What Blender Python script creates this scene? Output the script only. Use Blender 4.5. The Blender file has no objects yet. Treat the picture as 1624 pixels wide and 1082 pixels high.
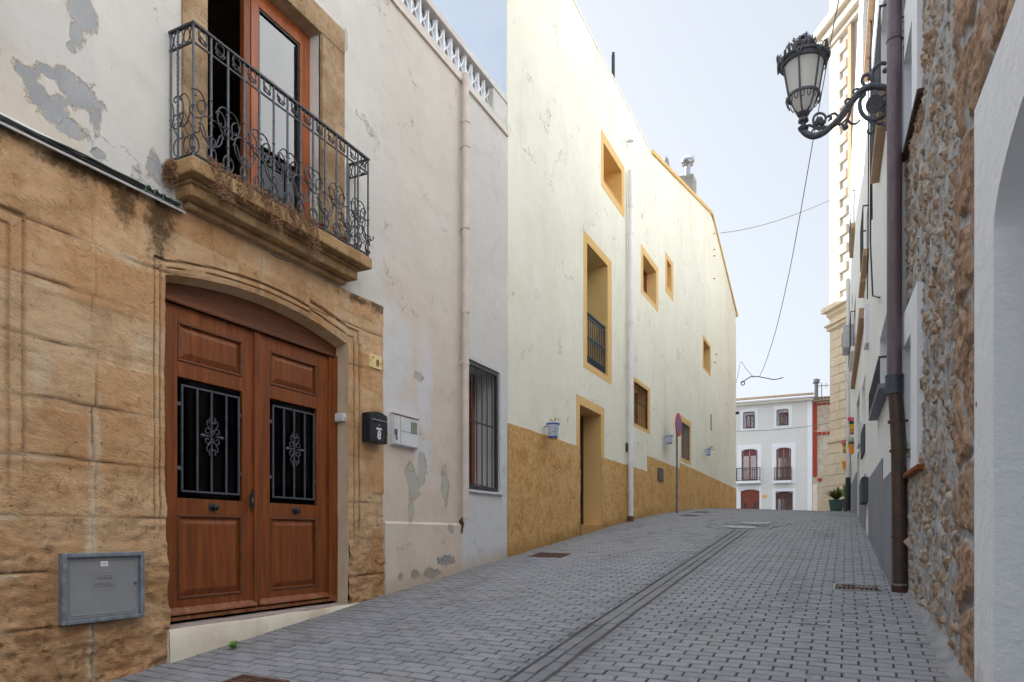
import bpy, bmesh, math, random
import numpy as np
from mathutils import Vector, Matrix
random.seed(7)
SC = bpy.context.scene
COL = SC.collection
R = math.radians
YAW = R(25.77)
# ------------------------------------------------------------------ camera, sky, sun, exposure
cam_d = bpy.data.cameras.new('camera'); cam = bpy.data.objects.new('camera', cam_d); COL.objects.link(cam)
cam_d.sensor_width = 36; cam_d.lens = 36 * 1100 / 1624; cam_d.shift_y = 307 / 1624
cam_d.clip_start = .05; cam_d.clip_end = 2000
cam.location = (0, 0, 0); cam.rotation_euler = (R(90), 0, YAW)
SC.camera = cam
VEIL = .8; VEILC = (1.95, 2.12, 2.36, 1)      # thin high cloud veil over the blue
SUN_EL = R(27); SUN_AZ = R(-70)          # azimuth measured from +Y towards +X
SC.world = bpy.data.worlds.new('World'); SC.world.use_nodes = True
wn = SC.world.node_tree; wn.nodes.clear()
sky = wn.nodes.new('ShaderNodeTexSky'); sky.sky_type = 'NISHITA'; sky.sun_disc = False
sky.sun_elevation = SUN_EL; sky.sun_rotation = SUN_AZ; sky.air_density = 1.0; sky.dust_density = 4.0; sky.ozone_density = 1.0
hs = wn.nodes.new('ShaderNodeHueSaturation'); hs.inputs['Saturation'].default_value = .33; hs.inputs['Value'].default_value = 1.15
bg = wn.nodes.new('ShaderNodeBackground'); bg.inputs['Strength'].default_value = .14
wo = wn.nodes.new('ShaderNodeOutputWorld')
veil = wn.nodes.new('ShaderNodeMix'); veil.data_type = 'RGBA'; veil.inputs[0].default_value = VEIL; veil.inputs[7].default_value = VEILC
# extra veil brightness overhead, above the view, added to light the shaded walls
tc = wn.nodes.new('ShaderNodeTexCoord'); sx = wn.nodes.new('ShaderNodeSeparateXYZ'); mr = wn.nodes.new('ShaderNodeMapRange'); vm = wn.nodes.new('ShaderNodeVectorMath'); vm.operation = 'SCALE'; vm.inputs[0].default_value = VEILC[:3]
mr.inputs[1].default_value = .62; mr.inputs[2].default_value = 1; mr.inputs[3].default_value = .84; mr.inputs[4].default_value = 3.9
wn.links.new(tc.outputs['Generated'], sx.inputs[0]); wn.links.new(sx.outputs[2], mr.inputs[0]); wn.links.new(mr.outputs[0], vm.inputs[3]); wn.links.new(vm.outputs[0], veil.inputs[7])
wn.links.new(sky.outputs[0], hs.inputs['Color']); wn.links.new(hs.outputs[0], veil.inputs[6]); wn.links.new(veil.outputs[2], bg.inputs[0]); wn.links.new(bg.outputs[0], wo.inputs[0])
S = Vector((math.sin(SUN_AZ) * math.cos(SUN_EL), math.cos(SUN_AZ) * math.cos(SUN_EL), math.sin(SUN_EL)))
sl = bpy.data.lights.new('sun', 'SUN'); sl.energy = 3.6; sl.angle = R(.5); sl.color = (1, .97, .93)
so = bpy.data.objects.new('sun', sl); COL.objects.link(so); so.rotation_euler = S.to_track_quat('Z', 'Y').to_euler(); so.location = (-30, 10, 30)
SC.view_settings.view_transform = 'Standard'; SC.view_settings.look = 'None'; SC.view_settings.gamma = 1
SC.view_settings.exposure = 1.5
SC.cycles.use_denoising = True; SC.cycles.max_bounces = 10; SC.cycles.diffuse_bounces = 6

# ------------------------------------------------------------------ frames: facade coordinates (s along the wall, d out of it, z up)
def ray(u, v):
    a = (u - 812) / 1100; c = (848 - v) / 1100
    return (.9006 * a - .4347, .4347 * a + .9006, c)
class Fr:
    def __init__(f, o, sd, nd): f.o = Vector(o); f.sd = Vector(sd); f.nd = Vector(nd)
    def P(f, s, d, z): return f.o + f.sd * s + f.nd * d + Vector((0, 0, z))
    def hit(f, u, v, d=0):
        r = ray(u, v); ox = f.o.x + f.nd.x * d; oy = f.o.y + f.nd.y * d
        det = -r[0] * f.sd.y + r[1] * f.sd.x
        t = (-ox * f.sd.y + oy * f.sd.x) / det
        s = (r[0] * oy - r[1] * ox) / det
        return s, t * r[2]
    def hs(f, u, d=0): return f.hit(u, 848, d)[0]
    def hz(f, u, v, d=0): return f.hit(u, v, d)[1]
LEFT = Fr((-4.5, 0, 0), (0, 1, 0), (1, 0, 0))
RST = Fr((.85, 0, 0), (-.038, 1, 0), (-1, 0, 0))      # rubble wall on the right
RG = Fr((.549, 0, 0), (-.0165, 1, 0), (-1, 0, 0))     # white row on the right
FAR = Fr((0, 55, 0), (1, 0, 0), (0, -1, 0))
TOW = Fr((-.67, 33, 0), (.53, -.848, 0), (-.848, -.53, 0))

GY = [-40, -6, 0, 3.5, 6.18, 9.3, 12.5, 15.6, 20.4, 26, 32.5, 40, 55, 200]
GZ = [-5.4, -1.95, -1.33, -.94, -.645, -.32, .01, .325, .69, .97, 1.14, 1.25, 1.45, 2.2]
GM = []
for i in range(len(GY)):
    if i == 0: GM.append((GZ[1] - GZ[0]) / (GY[1] - GY[0]))
    elif i == len(GY) - 1: GM.append((GZ[-1] - GZ[-2]) / (GY[-1] - GY[-2]))
    else: GM.append(((GZ[i + 1] - GZ[i]) / (GY[i + 1] - GY[i]) + (GZ[i] - GZ[i - 1]) / (GY[i] - GY[i - 1])) / 2)
def g0(y):
    y = min(max(y, GY[0]), GY[-1] - 1e-6)
    i = max(k for k in range(len(GY) - 1) if GY[k] <= y)
    h = GY[i + 1] - GY[i]; t = (y - GY[i]) / h
    return ((2*t**3 - 3*t*t + 1) * GZ[i] + (t**3 - 2*t*t + t) * h * GM[i] + (-2*t**3 + 3*t*t) * GZ[i + 1] + (t**3 - t*t) * h * GM[i + 1])
def ground(x, y):
    k = .04 + .007 * min(max(y, 0), 26)
    f = min(max((x + 4.5) / 5, 0), 1.1)
    if y > 33: f *= max(0, 1 - (y - 33) / 10)
    ch = -.02 * math.exp(-((x + 1.85) / .5) ** 2) if y < 15 else 0
    return g0(y) - k * f + ch

# ------------------------------------------------------------------ mesh builder
ORG = {}
class MB:
    def __init__(m, fr=None): m.v = []; m.f = []; m.fr = fr; m.attr = {}
    def p(m, q): return m.fr.P(*q) if m.fr else Vector(q)
    def add(m, vs, fs):
        b = len(m.v); m.v += [m.p(q) for q in vs]; m.f += [tuple(b + i for i in f) for f in fs]; return m
    def box(m, a0, a1, b0, b1, c0, c1):
        vs = [(a, b, c) for c in (c0, c1) for b in (b0, b1) for a in (a0, a1)]
        return m.add(vs, [(0, 2, 3, 1), (4, 5, 7, 6), (0, 1, 5, 4), (2, 6, 7, 3), (0, 4, 6, 2), (1, 3, 7, 5)])
    def quad(m, *q): return m.add(list(q), [tuple(range(len(q)))])
    def prism(m, poly, e, axis=1):          # polygon extruded by vector e (facade coordinates)
        n = len(poly); e = Vector(e)
        vs = [tuple(q) for q in poly] + [tuple(Vector(q) + e) for q in poly]
        return m.add(vs, [tuple(range(n)), tuple(range(2 * n - 1, n - 1, -1))] + [(i, (i + 1) % n, n + (i + 1) % n, n + i) for i in range(n)])
    def tube(m, pts, r, n=6, cap=True):
        pts = [m.p(q) for q in pts]; k = len(pts); rs = r if hasattr(r, '__len__') else [r] * k
        b = len(m.v); up = None
        for i in range(k):
            t = (pts[min(i + 1, k - 1)] - pts[max(i - 1, 0)])
            if t.length < 1e-9: t = Vector((0, 0, 1))
            t.normalize()
            if up is None: up = t.orthogonal().normalized()
            up = (up - t * up.dot(t)); up = up.normalized() if up.length > 1e-6 else t.orthogonal().normalized()
            w = t.cross(up)
            for j in range(n):
                an = 2 * math.pi * j / n; m.v.append(pts[i] + (up * math.cos(an) + w * math.sin(an)) * rs[i])
        for i in range(k - 1):
            for j in range(n):
                m.f.append((b + i*n + j, b + i*n + (j+1) % n, b + (i+1)*n + (j+1) % n, b + (i+1)*n + j))
        if cap: m.f.append(tuple(b + j for j in range(n))[::-1]); m.f.append(tuple(b + (k-1)*n + j for j in range(n)))
        return m
    def lathe(m, prof, c, ax=(0, 0, 1), n=24, closed=True):   # world coordinates
        c = Vector(c); ax = Vector(ax).normalized(); u = ax.orthogonal().normalized(); w = ax.cross(u); b = len(m.v)
        for r, h in prof:
            for j in range(n):
                an = 2 * math.pi * j / n; m.v.append(c + ax * h + (u * math.cos(an) + w * math.sin(an)) * max(r, 1e-4))
        for i in range(len(prof) - 1):
            for j in range(n):
                m.f.append((b + i*n + j, b + i*n + (j+1) % n, b + (i+1)*n + (j+1) % n, b + (i+1)*n + j))
        if closed: m.f.append(tuple(b + j for j in range(n))[::-1]); m.f.append(tuple(b + (len(prof)-1)*n + j for j in range(n)))
        return m
    def grid(m, P, keep=None):              # P: array [i][j] of facade points
        ni = len(P); nj = len(P[0]); b = len(m.v)
        for i in range(ni):
            for j in range(nj): m.v.append(m.p(P[i][j]))
        for i in range(ni - 1):
            for j in range(nj - 1):
                if keep is None or keep(i, j): m.f.append((b + i*nj + j, b + i*nj + j + 1, b + (i+1)*nj + j + 1, b + (i+1)*nj + j))
        return m
    def build(m, name, mat, parent=None, loc=None, label=None, cat=None, group=None, kind=None, smooth=False, bevel=0, recalc=True):
        org = Vector(loc) if loc is not None else (ORG[parent] if parent else Vector((0, 0, 0)))
        me = bpy.data.meshes.new(name); me.from_pydata([tuple(q - org) for q in m.v], [], m.f)
        if recalc:
            bm = bmesh.new(); bm.from_mesh(me); bmesh.ops.recalc_face_normals(bm, faces=bm.faces); bm.to_mesh(me); bm.free()
        me.materials.append(mat)
        if smooth: me.polygons.foreach_set('use_smooth', [True] * len(me.polygons))
        for k, (typ, data) in m.attr.items():
            a = me.attributes.new(k, typ, 'POINT'); a.data.foreach_set('value', data)
        o = bpy.data.objects.new(name, me); COL.objects.link(o)
        if parent: o.parent = parent; o.location = org - ORG[parent]
        else: o.location = org
        ORG[o] = org
        if bevel:
            b = o.modifiers.new('bevel', 'BEVEL'); b.width = bevel; b.segments = 2; b.limit_method = 'ANGLE'; b.angle_limit = R(40)
        if smooth:
            try: me.set_sharp_from_angle(angle=R(50))
            except Exception: pass
        for k, v in (('label', label), ('category', cat), ('group', group), ('kind', kind)):
            if v: o[k] = v
        return o
def thing(name, label, cat, loc, group=None):
    o = bpy.data.objects.new(name, None); COL.objects.link(o); o.location = loc; ORG[o] = Vector(loc); o.empty_display_size = .1
    o['label'] = label; o['category'] = cat
    if group: o['group'] = group
    return o

def text_into(mb, body, size, cs, cz, d, ext=.003, offset=0, bold=0):
    cu = bpy.data.curves.new('txt', 'FONT'); cu.body = body; cu.size = size; cu.align_x = 'CENTER'; cu.align_y = 'CENTER'; cu.extrude = ext; cu.offset = bold
    cu.resolution_u = 3
    o = bpy.data.objects.new('txt', cu); COL.objects.link(o); bpy.context.view_layer.update()
    ev = o.evaluated_get(bpy.context.evaluated_depsgraph_get()); me = ev.to_mesh()
    mb.add([(cs + v.co.x, d + v.co.z, cz + v.co.y) for v in me.vertices], [tuple(p.vertices) for p in me.polygons])
    ev.to_mesh_clear(); bpy.data.objects.remove(o); bpy.data.curves.remove(cu)

def curl(kind='C', p=3.0, k0=1.2, k1=15, n=34):      # wrought-iron scroll, unit length, as (x, y)
    ts = np.linspace(-1, 1, n)
    k = (k0 + k1 * np.abs(ts) ** p) if kind == 'C' else np.sign(ts) * (k0 * np.abs(ts) + k1 * np.abs(ts) ** p)
    th = np.concatenate([[0], np.cumsum((k[1:] + k[:-1]) / 2 * (ts[1] - ts[0]))]); th -= np.interp(0, ts, th); th += math.pi / 2
    x = np.concatenate([[0], np.cumsum(np.cos(th[:-1]))]); y = np.concatenate([[0], np.cumsum(np.sin(th[:-1]))])
    x -= np.interp(0, ts, x); y -= np.interp(0, ts, y)
    h = y.max() - y.min(); return list(zip(x / h, y / h))
CC = curl('C'); CS = curl('S', k0=0, k1=16); CQ = curl('C', p=4, k0=.6, k1=20)
def put_curl(mb, c, cs, cz, d, size, ang=0, flip=False, r=.006, n=5, swap=None):
    pts = []
    for x, y in c:
        if flip: x = -x
        X = x * math.cos(ang) - y * math.sin(ang); Y = x * math.sin(ang) + y * math.cos(ang)
        pts.append((cs + X * size, d, cz + Y * size) if swap is None else (swap, cs + X * size, cz + Y * size))
    mb.tube(pts, r, n)

# ------------------------------------------------------------------ numpy noise
def _h(ix, iy, seed):
    n = (ix.astype(np.int64) * 374761393 + iy.astype(np.int64) * 668265263 + seed * 1442695041) & 0xffffffff
    n = ((n ^ (n >> 13)) * 1274126177) & 0xffffffff
    return ((n ^ (n >> 16)) & 0xffff) / 65535.0
def vn(x, y, seed=0):
    ix = np.floor(x); iy = np.floor(y); fx = x - ix; fy = y - iy
    fx = fx * fx * (3 - 2 * fx); fy = fy * fy * (3 - 2 * fy)
    a = _h(ix, iy, seed); b = _h(ix + 1, iy, seed); c = _h(ix, iy + 1, seed); d = _h(ix + 1, iy + 1, seed)
    return (a + (b - a) * fx) * (1 - fy) + (c + (d - c) * fx) * fy
def fbm(x, y, f, seed=0, o=4):
    r = 0; a = .5
    for i in range(o): r = r + a * (vn(x * f, y * f, seed + i * 17) * 2 - 1); f *= 2.03; a *= .5
    return r

# ------------------------------------------------------------------ material helpers
def lin(c): return tuple((x / 255 / 12.92) if x <= 10 else ((x / 255 + .055) / 1.055) ** 2.4 for x in c)
class M:
    def __init__(m, name):
        m.mat = bpy.data.materials.new(name); m.mat.use_nodes = True; m.t = m.mat.node_tree; m.t.nodes.clear()
        m.out = m.t.nodes.new('ShaderNodeOutputMaterial'); m._pos = None
    def n(m, ty, ins=None, **kw):
        nd = m.t.nodes.new(ty)
        for k, v in kw.items(): setattr(nd, k, v)
        for k, v in (ins or {}).items():
            if isinstance(v, bpy.types.NodeSocket): m.t.links.new(v, nd.inputs[k])
            else:
                s = nd.inputs[k]
                if s.type == 'RGBA' and len(v) == 3: v = tuple(v) + (1,)
                s.default_value = v
        return nd
    def pos(m):
        if m._pos is None: m._pos = m.n('ShaderNodeNewGeometry').outputs['Position']
        return m._pos
    def scaled(m, sc):
        return m.n('ShaderNodeVectorMath', {0: m.pos(), 1: sc}, operation='MULTIPLY').outputs[0]
    def noise(m, scale, detail=4, rough=.55, vec=None, dist=0, sc=None):
        v = vec if vec is not None else (m.scaled(sc) if sc else m.pos())
        return m.n('ShaderNodeTexNoise', {'Vector': v, 'Scale': scale, 'Detail': detail, 'Roughness': rough, 'Distortion': dist}).outputs['Fac']
    def vor(m, scale, feat='F1', vec=None):
        nd = m.n('ShaderNodeTexVoronoi', {'Vector': vec or m.pos(), 'Scale': scale}, feature=feat); return nd
    def math(m, op, a, b=0.0, c=None):
        ins = {0: a, 1: b}
        if c is not None: ins[2] = c
        return m.n('ShaderNodeMath', ins, operation=op).outputs[0]
    def ss(m, x, lo, hi, a=0.0, b=1.0):
        return m.n('ShaderNodeMapRange', {0: x, 1: lo, 2: hi, 3: a, 4: b}, interpolation_type='SMOOTHSTEP').outputs[0]
    def mix(m, f, a, b, blend='MIX'):
        nd = m.n('ShaderNodeMix', data_type='RGBA', blend_type=blend)
        for i, v in ((0, f), (6, a), (7, b)):
            if isinstance(v, bpy.types.NodeSocket): m.t.links.new(v, nd.inputs[i])
            else: nd.inputs[i].default_value = (tuple(v) + (1,)) if i else v
        return nd.outputs[2]
    def ramp(m, f, st):
        nd = m.n('ShaderNodeValToRGB', {0: f}); cr = nd.color_ramp
        while len(cr.elements) < len(st): cr.elements.new(.5)
        for e, (p, c) in zip(cr.elements, st): e.position = p; e.color = tuple(c) + (1,)
        return nd.outputs[0]
    def attr(m, name, out='Fac'): return m.n('ShaderNodeAttribute', attribute_name=name).outputs[out]
    def bump(m, h, strength=.5, dist=.01, nrm=None):
        ins = {'Height': h, 'Strength': strength, 'Distance': dist}
        if nrm is not None: ins['Normal'] = nrm
        return m.n('ShaderNodeBump', ins).outputs[0]
    def xyz(m, v=None):
        s = m.n('ShaderNodeSeparateXYZ', {0: v if v is not None else m.pos()}); return s.outputs
    def ell(m, pts, y, z, lo=.75, hi=1.05, grow=None):     # union of soft ellipses
        acc = None
        for cy, cz, ry, rz in pts:
            a = m.math('DIVIDE', m.math('SUBTRACT', y, cy), ry); b = m.math('DIVIDE', m.math('SUBTRACT', z, cz), rz)
            d = m.math('SQRT', m.math('ADD', m.math('MULTIPLY', a, a), m.math('MULTIPLY', b, b)))
            acc = d if acc is None else m.math('MINIMUM', acc, d)
        if grow is not None: acc = m.math('ADD', acc, grow)
        return m.ss(acc, lo, hi, 1.0, 0.0)
    def done(m, col, rough=.9, nrm=None, metal=0, spec=.3, **kw):
        ins = {'Base Color': col, 'Roughness': rough, 'Metallic': metal, 'Specular IOR Level': spec}
        if nrm is not None: ins['Normal'] = nrm
        ins.update(kw)
        b = m.n('ShaderNodeBsdfPrincipled', ins); m.t.links.new(b.outputs[0], m.out.inputs[0]); return m.mat
def simple(name, c, rough=.6, metal=0, var=.12, nsc=12, bumpk=.1, spec=.4):
    m = M(name); c = lin(c); f = m.noise(nsc, 5)
    col = m.mix(m.ss(f, .3, .7), tuple(x * (1 - var) for x in c), tuple(min(1, x * (1 + var)) for x in c))
    return m.done(col, m.ss(m.noise(nsc * 2.3, 3), .3, .7, max(0, rough - .1), min(1, rough + .1)), m.bump(m.noise(nsc * 8, 4), bumpk, .004), metal, spec)

def mat_house8():
    m = M('peeling_plaster'); P = m.xyz(); x, y, z = P[0], P[1], P[2]
    warp = m.n('ShaderNodeTexNoise', {'Vector': m.pos(), 'Scale': 6.0, 'Detail': 8.0, 'Roughness': .72})
    big = m.noise(.7, 5, .6); mid = m.noise(3.2, 5, .62); fine = m.noise(45, 5, .7)
    streak = m.noise(1, 4, .6, sc=(6, 6, .7))
    white = m.mix(m.ss(big, .35, .65), lin((198, 195, 190)), lin((207, 204, 198)))
    pink = m.mix(m.ss(mid, .35, .7), lin((212, 196, 182)), lin((204, 184, 166)))
    # pinkish render on the middle stretch, bluish white patching around the barred window and beside the stone
    fp = m.math('MULTIPLY', m.ss(m.math('ADD', y, m.math('MULTIPLY', mid, .5)), 6.1, 6.6), m.ss(m.math('ADD', y, m.math('MULTIPLY', m.noise(9, 4), .12)), 7.80, 7.92, 1, 0))
    fp = m.math('MULTIPLY', fp, m.ss(m.math('ADD', z, mid), 1.2, 4.5, 1.0, .35))
    col = m.mix(m.math('MULTIPLY', fp, .8), white, pink)
    blue = m.math('MULTIPLY', m.ss(y, 7.78, 7.95), m.ss(m.math('ADD', z, m.math('MULTIPLY', mid, 1.4)), 2.6, 3.6, 1, 0))
    col = m.mix(m.math('MULTIPLY', blue, .75), col, lin((204, 206, 210)))
    # cool white brush marks in the lower field
    cb = m.ell([(6.35, 1.9, .35, .7), (6.5, 1.35, .5, .35), (6.95, 1.7, .25, .7), (6.9, .9, .25, .4)], y, z, .2, 1.2, m.math('MULTIPLY', m.math('SUBTRACT', mid, .5), 2.2))
    col = m.mix(m.math('MULTIPLY', cb, .8), col, lin((205, 206, 210)))
    # faded warm wash at the top of the stone line on the far left
    wl = m.math('MULTIPLY', m.ss(m.math('ADD', z, m.math('MULTIPLY', mid, .6)), 2.7, 3.4, 1, 0), m.ss(y, 2.8, 2.95, 1, 0))
    col = m.mix(m.math('MULTIPLY', wl, .8), col, lin((214, 196, 170)))
    lf = m.ss(y, 2.93, 2.95, 1, 0)
    col = m.mix(m.math('MULTIPLY', lf, .35), col, lin((196, 193, 190)))
    wgrow = m.math('MULTIPLY', m.math('SUBTRACT', warp.outputs['Fac'], .5), 3.6)
    H = []
    for u, v, ru, rv in [(128, 20, 22, 34), (122, 54, 12, 24), (112, 76, 10, 12), (48, 116, 22, 12), (60, 150, 22, 22), (80, 178, 30, 18), (108, 200, 30, 14), (110, 132, 22, 22), (135, 160, 28, 26), (150, 185, 14, 22), (70, 110, 16, 10), (155, 245, 14, 9), (246, 262, 14, 26), (258, 285, 12, 14), (92, 160, 14, 12)]:
        s0, z0 = LEFT.hit(u, v); s1 = LEFT.hs(u + ru); H.append((s0, z0, max(s1 - s0, .03), rv / 1100 * 4.6))
    ext = []
    for u, v, ru, rv in [(656, 765, 10, 30), (668, 745, 8, 26), (652, 810, 5, 18), (703, 890, 12, 9), (682, 910, 13, 9), (655, 910, 7, 8), (632, 915, 4, 8), (628, 943, 12, 5), (706, 770, 6, 30), (712, 840, 5, 9), (664, 596, 7, 7), (548, 65, 3, 16)]:
        s0, z0 = LEFT.hit(u, v); s1 = LEFT.hs(u + ru); H2 = (s0, z0, max(s1 - s0, .03), rv / 1100 * 7.7); ext.append(H2)
    pm = m.ell(H, y, z, .80, .84, wgrow); pe = m.ell(ext, y, z, .82, .86, wgrow)
    rim = m.math('MAXIMUM', m.ell(H, y, z, .92, .98, wgrow), m.ell(ext, y, z, .94, 1.02, wgrow)); col = m.mix(m.math('MULTIPLY', rim, .75), col, lin((214, 198, 174)))
    col = m.mix(pm, col, m.mix(m.ss(mid, .3, .7), lin((150, 152, 155)), lin((166, 167, 168))))
    col = m.mix(pe, col, m.mix(m.ss(z, -.2, .2), lin((140, 142, 144)), lin((178, 176, 166))))
    # run-off stains under the window sill, specks, hair cracks
    st = m.math('MULTIPLY', m.ss(streak, .5, .72), m.math('MULTIPLY', m.ss(y, 7.9, 8.1), m.ss(z, .1, .58, 0, 1)))
    st = m.math('MULTIPLY', st, m.ss(z, .55, .6, 1, 0))
    col = m.mix(m.math('MULTIPLY', st, .5), col, lin((150, 132, 112)))
    base = m.math('MULTIPLY', m.ss(m.math('ADD', m.math('SUBTRACT', z, m.math('MULTIPLY', y, .1)), m.math('MULTIPLY', warp.outputs['Fac'], .3)), -1.1, -.85, 1, 0), 1.0)
    col = m.mix(m.math('MULTIPLY', base, .6), col, lin((178, 160, 138)))
    soft = m.ss(m.noise(2, 5, .7, sc=(1, 1, 2.2)), .45, .75)
    col = m.mix(m.math('MULTIPLY', soft, .22), col, lin((168, 158, 148)))
    spk = m.ss(m.noise(13, 3, .8), .70, .76); col = m.mix(m.math('MULTIPLY', spk, .55), col, lin((150, 132, 112)))
    crk = m.vor(.9, 'DISTANCE_TO_EDGE', m.n('ShaderNodeVectorMath', {0: m.pos(), 1: m.n('ShaderNodeVectorMath', {0: warp.outputs['Color'], 1: (.5, .5, .5)}, operation='MULTIPLY').outputs[0]}, operation='ADD').outputs[0]).outputs['Distance']
    cr = m.math('MULTIPLY', m.ss(crk, .0, .006, 1, 0), m.ss(mid, .5, .62)); col = m.mix(m.math('MULTIPLY', cr, .5), col, lin((110, 100, 92)))
    rak = m.noise(1, 3, .6, sc=(90, 90, 5))
    h = m.math('ADD', m.math('MULTIPLY', fine, .25), m.math('MULTIPLY', mid, 1.2))
    h = m.math('ADD', h, m.math('MULTIPLY', m.math('MULTIPLY', rak, lf), .4))
    h = m.math('SUBTRACT', h, m.math('MULTIPLY', m.math('ADD', pm, m.math('ADD', pe, rim)), .8))
    h = m.math('SUBTRACT', h, m.math('MULTIPLY', cr, .3))
    return m.done(col, .93, m.bump(h, .8, .014), spec=.15)
def mat_plaster(name, c1, c2, bmp=.4, stains=0, stainc=(150, 140, 120), nb=3.0, cracks=0, foot=0):
    m = M(name); big = m.noise(.45, 5, .6); mid = m.noise(nb, 5, .6); fine = m.noise(38, 5, .65)
    col = m.mix(m.ss(m.math('ADD', m.math('MULTIPLY', big, .6), m.math('MULTIPLY', mid, .4)), .35, .65), lin(c1), lin(c2))
    if stains:
        st = m.ss(m.noise(1, 5, .65, sc=(1.5, 1.5, .45)), .52, .75); col = m.mix(m.math('MULTIPLY', st, stains), col, lin(stainc))
        sp = m.ss(m.noise(9, 3, .8), .72, .77); col = m.mix(m.math('MULTIPLY', sp, stains * 1.5), col, lin(stainc))
    if foot:
        P = m.xyz(); hz = m.math('ADD', m.math('SUBTRACT', P[2], m.math('MULTIPLY', P[1], .1)), m.math('MULTIPLY', m.noise(2.5, 6, .7), .9))
        col = m.mix(m.ss(hz, -.62, -.95, 0, foot), col, lin((150, 142, 130)))
        sc = m.ss(m.noise(1, 6, .8, sc=(5, 5, 14)), .64, .70); col = m.mix(m.math('MULTIPLY', sc, .4), col, lin((168, 166, 162)))
    cr = None
    if cracks:
        w = m.n('ShaderNodeTexNoise', {'Vector': m.pos(), 'Scale': 3.0, 'Detail': 6.0, 'Roughness': .7})
        cd = m.vor(.42, 'DISTANCE_TO_EDGE', m.n('ShaderNodeVectorMath', {0: m.pos(), 1: m.n('ShaderNodeVectorMath', {0: w.outputs['Color'], 1: (1.2, 1.2, 1.2)}, operation='MULTIPLY').outputs[0]}, operation='ADD').outputs[0]).outputs['Distance']
        cr = m.math('MULTIPLY', m.ss(cd, .0, .008, 1, 0), m.ss(mid, .48, .6)); col = m.mix(m.math('MULTIPLY', cr, cracks), col, lin((140, 134, 116)))
        rp = m.ss(m.noise(1, 6, .7, sc=(.5, .5, .35)), .56, .60); col = m.mix(m.math('MULTIPLY', rp, .22), col, lin((226, 224, 216)))
    h = m.math('ADD', m.math('MULTIPLY', fine, .3), m.math('ADD', m.math('MULTIPLY', mid, .8), m.noise(1.1, 2)))
    if cr is not None: h = m.math('SUBTRACT', h, m.math('MULTIPLY', cr, .5))
    return m.done(col, .93, m.bump(h, bmp, .02), spec=.15)
def mat_ochre():
    m = M('rough_ochre_render'); a = m.noise(2.2, 6, .65); b = m.noise(16, 5, .75, dist=1.0); c = m.noise(.8, 4)
    b2 = m.noise(30, 4, .7, dist=1.5)
    col = m.ramp(m.math('ADD', m.math('MULTIPLY', b, .65), m.math('MULTIPLY', a, .35)), [(.36, lin((166, 116, 58))), (.45, lin((204, 158, 98))), (.56, lin((222, 182, 126))), (.70, lin((238, 212, 168)))])
    col = m.mix(m.ss(a, .52, .66, 0, .65), col, lin((184, 130, 58))); col = m.mix(m.ss(c, .5, .7, 0, .35), col, lin((222, 192, 146)))
    P = m.xyz(); bz = m.math('SUBTRACT', P[2], m.math('SUBTRACT', m.math('MULTIPLY', P[1], .1), 1.27)); gr = m.math('MULTIPLY', m.ss(m.math('ADD', bz, m.math('MULTIPLY', a, .5)), .25, .55, 1, 0), m.ss(P[1], 16, 20, 1, 0))
    col = m.mix(m.math('MULTIPLY', gr, .6), col, lin((140, 104, 62)))
    h = m.math('ADD', m.math('MULTIPLY', b, 1.0), m.math('MULTIPLY', b2, .6))
    return m.done(col, .95, m.bump(h, .9, .03), spec=.1)
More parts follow.
